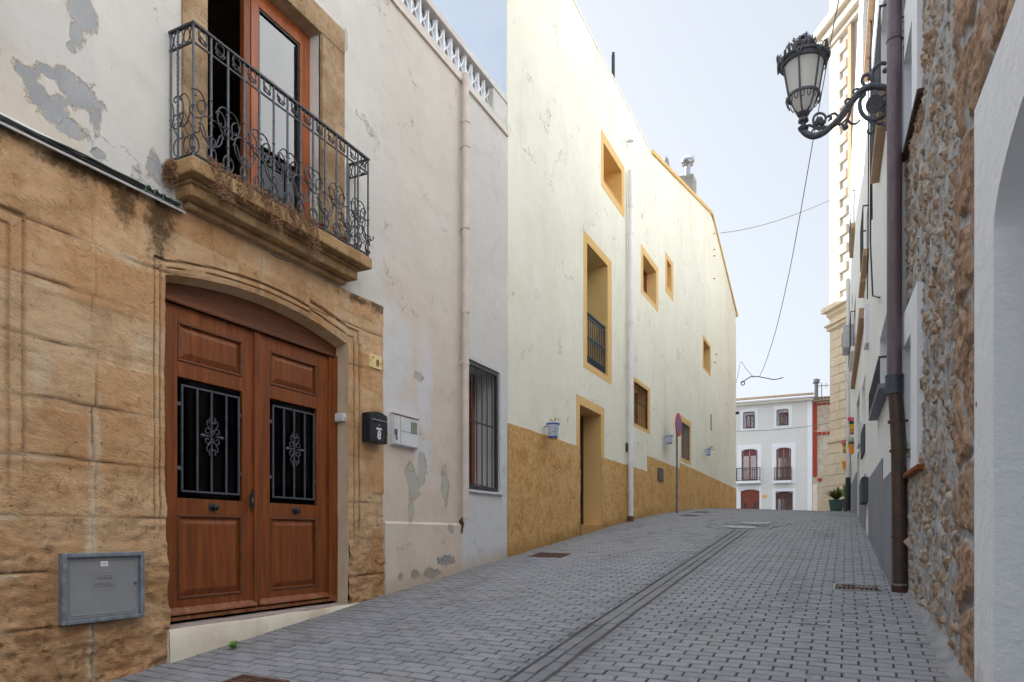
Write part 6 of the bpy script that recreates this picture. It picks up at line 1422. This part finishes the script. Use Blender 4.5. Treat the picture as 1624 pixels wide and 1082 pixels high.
# ================================================================== STREET LAMP on a scrolled bracket
LY = 8.2
def py(u, v, y=LY): r = ray(u, v); t = y / r[1]; return Vector((t * r[0], y, t * r[2]))
SL = thing('street_lamp', 'ornate crowned iron lantern on a scrolled wall bracket over the street', 'street lamp', tuple(py(1404, 150)))
def path(pts, r, mb, n=8, sub=6):
    P = [py(*p[:2]) for p in pts]; Q = []
    for i in range(len(P) - 1):
        p0, p1, p2, p3 = P[max(i - 1, 0)], P[i], P[i + 1], P[min(i + 2, len(P) - 1)]
        for k in range(sub):
            t = k / sub; Q.append(.5 * ((2 * p1) + (p2 - p0) * t + (2 * p0 - 5 * p1 + 4 * p2 - p3) * t * t + (3 * p1 - p0 - 3 * p2 + p3) * t ** 3))
    Q.append(P[-1]); rr = r if not hasattr(r, '__len__') else list(np.interp(np.linspace(0, 1, len(Q)), np.linspace(0, 1, len(r)), r))
    mb.tube(Q, rr, n)
# pixel readings from the photo, on the bracket's plane across the street
bm_ = MB()
path([(1274, 200), (1272, 206), (1280, 213), (1291, 216), (1305, 211), (1320, 199), (1336, 180), (1352, 158), (1366, 144), (1384, 137), (1406, 140)], [.022, .03, .034, .034, .034, .030, .026, .028, .034, .036, .03], bm_, 10)
path([(1318, 204), (1332, 192), (1346, 172), (1360, 154), (1374, 148)], [.012, .018, .022, .022, .012], bm_)
bm_.tube([py(1408, 136), py(1408, 205)], .03, 6)
br = bm_.build('bracket_arm', MT['lampiron'], SL, smooth=True)
m = MB()
path([(1406, 101), (1396, 101), (1386, 110), (1383, 122), (1388, 133), (1400, 138)], [.018, .022, .022, .02, .018, .02], m)
path([(1383, 128), (1377, 119), (1369, 121), (1367, 130), (1373, 136), (1381, 133), (1382, 127), (1376, 126)], [.018, .018, .018, .016, .016, .014, .012, .010], m)
path([(1372, 150), (1364, 160), (1365, 176), (1374, 187), (1388, 190), (1406, 181)], [.016, .02, .022, .022, .024, .02], m)
path([(1374, 187), (1383, 195), (1386, 205), (1381, 212), (1376, 209), (1378, 205)], [.018, .016, .014, .013, .012, .01], m)
path([(1392, 197), (1400, 196), (1410, 204)], [.016, .018, .02], m)
path([(1349, 172), (1346, 184), (1342, 196), (1340, 205), (1336, 198), (1326, 197), (1322, 200)], [.012, .015, .014, .02, .014, .012, .012], m)
path([(1344, 190), (1350, 196), (1358, 196), (1364, 190)], [.012, .013, .012, .010], m); path([(1330, 200), (1340, 191), (1346, 186)], .010, m)
path([(1308, 196), (1309, 185), (1303, 180), (1295, 181), (1290, 188), (1291, 197), (1299, 202), (1308, 199)], [.010, .012, .013, .013, .013, .012, .010, .01], m)
path([(1308, 190), (1314, 184), (1318, 187), (1314, 192)], [.008, .014, .014, .01], m); path([(1274, 205), (1282, 199), (1290, 201), (1299, 205), (1312, 200)], [.012, .014, .016, .012, .010], m)
path([(1352, 162), (1346, 157), (1340, 161), (1343, 167)], [.010, .013, .012, .008], m); path([(1330, 186), (1324, 180), (1317, 183), (1319, 190)], [.010, .013, .012, .008], m); path([(1366, 147), (1360, 141), (1353, 145), (1356, 151)], [.010, .013, .012, .008], m)
path([(1286, 211), (1292, 204), (1300, 207)], [.008, .012, .008], m); path([(1399, 190), (1393, 187), (1388, 192), (1392, 198)], [.010, .013, .012, .008], m); path([(1404, 150), (1398, 156), (1402, 163), (1398, 172), (1403, 180)], [.012, .014, .013, .014, .012], m)
for u, v, r in ((1299, 192, .045), (1303, 195, .035), (1295, 197, .03), (1341, 202, .03), (1404, 112, .03), (1402, 165, .03), (1406, 172, .03)): m.lathe([(0, -r), (r * .7, -r * .7), (r, 0), (r * .7, r * .7), (0, r)], py(u, v), n=8, closed=False)
m.build('scrollwork', MT['lampiron'], SL, smooth=True)
c = py(1387, 167) + Vector((0, -.02, 0)); m = MB(); n_ = Vector((-.05, -1, -.35)).normalized(); m.lathe([(.083, -.05), (.085, -.048), (.085, .012), (.083, .016)], c, n_, 36); m.build('junction_box', MT['lampiron'], SL)
# lantern, axis vertical over the tip of the arm
cb = py(1274, 190); cx_, cy_ = cb.x, cb.y; zt_ = lambda v: py(1274, v).z
z0 = zt_(196); zb1 = zt_(176); zg0 = zt_(153); zg1 = zt_(103)
LA = MB(); LA.lathe([(.02, -.09), (.05, -.07), (.058, -.045), (.03, -.03), (.025, -.0), (.055, .02), (.05, .05), (.035, .07), (.06, .09), (.07, .11)], (cx_, cy_, z0), n=18); LA.build('finial_base', MT['lampiron'], SL, smooth=True)
zB = z0 + .115; zM = zg0; zT = zg1; RB, RM, RT = .055, .155, .215
NR = 6; m = MB()
for k in range(NR):
    a = 2 * math.pi * (k + .35) / NR; ca, sa = math.cos(a), math.sin(a)
    m.tube([(cx_ + RM * ca, cy_ + RM * sa, zM), (cx_ + RT * ca, cy_ + RT * sa, zT)], .011, 5)
    m.tube([(cx_ + (RB + (RM - RB) * t) * ca, cy_ + (RB + (RM - RB) * t) * sa, zB + (zM - zB) * t ** 1.6) for t in (0, .25, .5, .75, 1)], .009, 5)
m.lathe([(RM - .008, -.012), (RM + .012, -.012), (RM + .012, .012), (RM - .008, .012)], (cx_, cy_, zM), n=32, closed=False)
m.build('cage', MT['lampiron'], SL, smooth=True)
m = MB(); m.lathe([(RB - .01, zB), (RB + (RM - RB) * .45, zB + (zM - zB) * .25), (RM - .014, zM)], (cx_, cy_, 0), n=32, closed=False); m.build('bottom_glass', MT['milk'], SL, smooth=True)
m = MB(); m.lathe([(RM - .010, zM + .01), (RT - .012, zT)], (cx_, cy_, 0), n=32, closed=False); m.build('lantern_glass', MT['milk'], SL, smooth=True)
m = MB()
for k in range(16):
    a = 2 * math.pi * k / 16; rr = RM + .015
    m.tube([(cx_ + (rr + .012 * math.cos(t)) * math.cos(a + .12 * math.sin(t)), cy_ + (rr + .012 * math.cos(t)) * math.sin(a + .12 * math.sin(t)), zM - .045 + .04 * math.cos(t)) for t in np.linspace(.6, 5.8, 9)], .006, 4)
m.build('lower_frill', MT['lampiron'], SL)
m = MB(); m.lathe([(RT - .01, -.015), (RT + .012, -.015), (RT + .022, .018), (RT + .045, .026), (RT + .048, .046), (RT + .03, .05), (.13, .09), (.075, .14), (.0, .145)], (cx_, cy_, zT), n=40); m.build('hood', MT['lampiron'], SL, smooth=True)
m = MB(); R1 = RT + .040; zc = zT + .042
for k in range(8):       # fleur points and scrolls round the rim
    a = 2 * math.pi * (k + .35) / 8; f = lambda an, r, z: Vector((cx_ + r * math.cos(an), cy_ + r * math.sin(an), zc + z))
    m.tube([f(a, R1, 0), f(a, R1 + .01, .035), f(a, R1 + .015, .07), f(a, R1 + .01, .105)], [.012, .018, .014, .002], 6); m.tube([f(a - .09, R1 + .01, .062), f(a, R1 + .015, .05), f(a + .09, R1 + .01, .062)], .009, 5)
    for sg in (1, -1):
        m.tube([f(a + sg * (.06 + .32 * t), R1 + .008, .075 * math.cos(t * 2.6) * (1 - .2 * t) + .0) for t in np.linspace(0, 1, 8)], .007, 5)
        m.tube([f(a + sg * (.24 + .07 * math.cos(t)), R1, .035 + .022 * math.sin(t)) for t in np.linspace(0, 6, 9)], .005, 4)
m.build('rim_cresting', MT['lampiron'], SL)
m = MB(); zc2 = zT + .13
m.lathe([(.075, 0), (.09, .01), (.085, .04), (.100, .06), (.108, .065), (.108, .085), (.095, .085)], (cx_, cy_, zc2), n=24, closed=False)
for k in range(10):
    a = 2 * math.pi * k / 10; f = lambda r, z, da=0: Vector((cx_ + r * math.cos(a + da), cy_ + r * math.sin(a + da), zc2 + z))
    hh = .075 if k % 2 == 0 else .05
    m.tube([f(.104, .08), f(.115, .08 + hh * .6), f(.12, .08 + hh)], [.012, .010, .003], 5)
    if k % 2 == 0: m.tube([f(.118, .08 + hh * .65, -.16), f(.118, .08 + hh * .65, .16)], .008, 5)
    m.tube([f(.105, .085), f(.085, .14), f(.04, .165), f(0, .17)], [.008, .007, .006, .006], 5)
m.tube([(cx_, cy_, zc2 + .16), (cx_, cy_, zc2 + .18), (cx_, cy_, zc2 + .21)], [.018, .012, .006], 8); m.tube([(cx_ - .025, cy_, zc2 + .195), (cx_ + .025, cy_, zc2 + .195)], .007, 5)
m.build('crown', MT['lampiron'], SL)

# ================================================================== overhead wires
def wire(name, lab, pts, r, mat='cable', extra=None, group=None, sub=10):
    P = []
    for u, v, t in pts:
        q = ray(u, v); P.append(Vector((q[0] * t, q[1] * t, q[2] * t)))
    Q = []
    for i in range(len(P) - 1):
        p0, p1, p2, p3 = P[max(i - 1, 0)], P[i], P[i + 1], P[min(i + 2, len(P) - 1)]
        for k in range(sub): t = k / sub; Q.append(.5 * ((2 * p1) + (p2 - p0) * t + (2 * p0 - 5 * p1 + 4 * p2 - p3) * t * t + (3 * p1 - p0 - 3 * p2 + p3) * t ** 3))
    Q.append(P[-1]); m = MB(); m.tube(Q, r, 6); o = m.build(name, MT[mat], None, loc=tuple(P[0]), label=lab, cat='cable', group=group, smooth=True); return o
wire('overhead_cable', 'long black cable sagging from the upper right behind the lamp toward the plaza', [(1346, -60, 10.5), (1326, 20, 11.5), (1308, 120, 13.5), (1289, 225, 16), (1268, 345, 20), (1250, 440, 24), (1230, 525, 28), (1213, 578, 31), (1204, 598, 33)], .011)
wire('overhead_cable', 'thin dark cable from the yellow gable top across to the church tower', [(1141, 370, 27.2), (1180, 364, 27.6), (1230, 351, 28), (1280, 333, 28.6), (1325, 314, 29.5)], .012, 'cablew')
wire('overhead_cable', 'short dangling junction cable hanging in the sky above the grey house', [(1176, 607, 32), (1190, 598, 33), (1196, 597, 33), (1205, 598, 33), (1216, 600, 33), (1228, 602, 33), (1242, 599, 33)], .022)
wire('overhead_cable', 'peaked thin wire beside the far corner of the yellow house', [(1166.5, 611, 31.6), (1170, 595, 32), (1175, 574, 33), (1183, 585, 33), (1196, 600, 33)], .010)
wire('overhead_cable', 'thin level wire crossing in front of the grey house windows', [(1167, 684, 31.5), (1210, 683, 31), (1260, 679, 30.6), (1318, 671, 30)], .011, 'cablew')
m = MB(); q = ray(1178, 608); c = Vector(q) * 32; m.tube([c + Vector((.08 * math.cos(t), 0, .09 * math.sin(t))) for t in np.linspace(0, 6.28, 14)], .022, 5)
m.build('cable_coil', MT['cable'], None, loc=tuple(c), label='small coil of black cable hanging near the yellow house corner', cat='cable', smooth=True)
m = MB(); m.tube([LEFT.P(LEFT.hs(1166.8), .0, LEFT.hz(1166.5, 655)), LEFT.P(LEFT.hs(1166.8), .14, LEFT.hz(1166.5, 655))], .06, 6); m.build('corner_insulator', MT['cable'], YH)

# ================================================================== flower pots and planters by the white row
def ppot(u, v0, v1, w_px, t, lab, mat, flower, group, pat=False, fsize=.035):
    r = ray(u, v1); c = Vector(r) * t; h = (v1 - v0) * t / 1100; R_ = w_px * t / 1100 / 2
    e = thing('flower_pot', lab, 'flower pot', tuple(c), group); m = MB(); m.lathe([(R_ * .66, 0), (R_ * .93, h * .78), (R_ * 1.02, h * .8), (R_ * 1.02, h), (R_ * .9, h), (R_ * .86, h * .85), (0, h * .85)], c, n=20); p_ = m.build('pot', MT[mat], e, smooth=True)
    if pat:
        m = MB(); rr = random.Random(3)
        for k in range(14):
            a = 2 * math.pi * k / 14; z = (.35 + .12 * (k % 2)) * h; q = R_ * (.66 + .34 * z / h) * 1.04; cc = c + Vector((q * math.cos(a), q * math.sin(a), z)); tt = Vector((-math.sin(a), math.cos(a), 0)); s = R_ * .2
            m.add([cc - tt * s, cc + Vector((0, 0, -s * 1.2)), cc + tt * s, cc + Vector((0, 0, s * 1.2))], [(0, 1, 2, 3)])
        m.lathe([(R_ * .70, h * .02), (R_ * .76, h * .16)], c, n=20, closed=False); m.build('dark_pattern', MT['dkiron'], p_, recalc=False)
    if flower:
        leaves(e, c + Vector((0, 0, h * .9)), 70, R_ * 1.0, .12, .035, MT['dkleaf'], seed=int(v0)); leaves(e, c + Vector((-.02, 0, h * .9 + .12)), 110, R_ * 1.25, .12, fsize, MT[flower], 'blossom', seed=int(v0) + 1)
    m = MB(); m.tube([c + Vector((R_ * .9, 0, h * .8)), c + Vector((R_ + .06, 0, h * .8))], .012, 5); m.build('hanger', MT['dkiron'], e); return e
ppot(1352.5, 673.6, 689, 11.5, 20.0, 'patterned yellow pot with pink flowers, highest on the white wall', 'yellowpot', 'pink', 'pots on the white row', True)
ppot(1351.5, 705.5, 720, 11.5, 20.0, 'plain orange pot with white flowers on the white wall', 'orange', 'whitepetal', 'pots on the white row')
ppot(1340.5, 708, 718.5, 8.5, 28.5, 'small patterned yellow pot with salmon flowers near the tower base', 'yellowpot', 'salmon', 'pots on the white row', True, .05)
ppot(1340, 732, 743.5, 8.5, 28.5, 'empty orange pot hanging lowest by the tower base', 'orange', None, 'pots on the white row')
def blades(e, c, n, L, mats, seed, w=.05, spread=1.0):
    rr = random.Random(seed)
    for mi, mt in enumerate(mats):
        m = MB()
        for k in range(n):
            a = rr.uniform(0, 6.28); lean = rr.uniform(.15, .9) * spread; l = L * rr.uniform(.6, 1.1); d = Vector((math.cos(a), math.sin(a), 0)); sd = Vector((-math.sin(a), math.cos(a), 0)); pts = []
            for q in range(6): t = q / 5; p = c + d * (l * lean * t) + Vector((0, 0, l * (t - .55 * lean * t * t))); ww = w * math.sin(math.pi * (.12 + .88 * t) ) * rr.uniform(.8, 1.1); pts.append((p - sd * ww, p + sd * ww + Vector((0, 0, ww * .3))))
            m.grid([[a_, b_] for a_, b_ in pts])
        m.build('leaves' if mi == 0 else 'young_leaves', MT[mt], e, recalc=False, smooth=True)
x_, y_ = .0, 0; r = ray(1326.3, 808); t = 27; x_, y_ = r[0] * t, r[1] * t; gz = ground(x_, y_)
e = thing('planter', 'big green plastic pot with broad leaved plant on the paving before the tower', 'planter', (x_, y_, gz)); m = MB(); H_ = 18.5 * t / 1100; m.lathe([(.21, 0), (.215, .01), (.275, H_ * .92), (.295, H_ * .93), (.30, H_), (.27, H_), (.26, H_ * .9), (0, H_ * .9)], (x_, y_, gz), n=28); m.build('pot', MT['greenpot'], e, smooth=True)
blades(e, Vector((x_, y_, gz + H_ * .88)), 30, .64, ('dkleaf', 'leaf', 'redleaf'), 5, .045)
x2, y2 = RG.P(27.2, .14, 0).x, 27.2; gz2 = ground(x2, y2)
e = thing('potted_plant', 'smaller potted plant with arching leaves against the end of the white row', 'potted plant', (x2, y2, gz2)); m = MB(); m.lathe([(.07, 0), (.10, .38), (.12, .38), (.12, .45), (.10, .45), (0, .42)], (x2, y2, gz2), n=18); m.build('pot', MT['irongrey'], e, smooth=True); blades(e, Vector((x2, y2, gz2 + .42)), 20, .72, ('leaf', 'dkleaf'), 9, .03, .6)

# ================================================================== fallen leaves and grit along the wall feet
m = MB(); rr = random.Random(21)
for k in range(420):
    sd = rr.random()
    if sd < .55: y_ = rr.uniform(3.6, 20); x_ = -4.47 + abs(rr.gauss(0, .10))
    elif sd < .8: y_ = rr.uniform(4.8, 9); x_ = .85 - .038 * y_ - .13 - abs(rr.gauss(0, .08)) if y_ < 7.8 else .38 - abs(rr.gauss(0, .06))
    else: y_ = rr.uniform(3, 14); x_ = rr.uniform(-4.2, .3)
    if x_ < -4.4 and y_ < 5.8: x_ = -4.42
    r_ = rr.uniform(.003, .011); a = rr.uniform(0, 6.28); z_ = ground(x_, y_) + .003; c = Vector((x_, y_, z_)); u_ = Vector((math.cos(a), math.sin(a), 0)); w_ = Vector((-u_.y, u_.x, 0)); h_ = Vector((0, 0, r_ * rr.uniform(.2, .9)))
    m.add([c - u_ * r_, c - w_ * r_ * .6, c + u_ * r_, c + w_ * r_ * .6, c + h_], [(0, 1, 4), (1, 2, 4), (2, 3, 4), (3, 0, 4)])
m.build('litter', MT['dried'], None, label='scattered dry leaf bits and grit on the paving near the walls', cat='litter', kind='stuff', recalc=False)
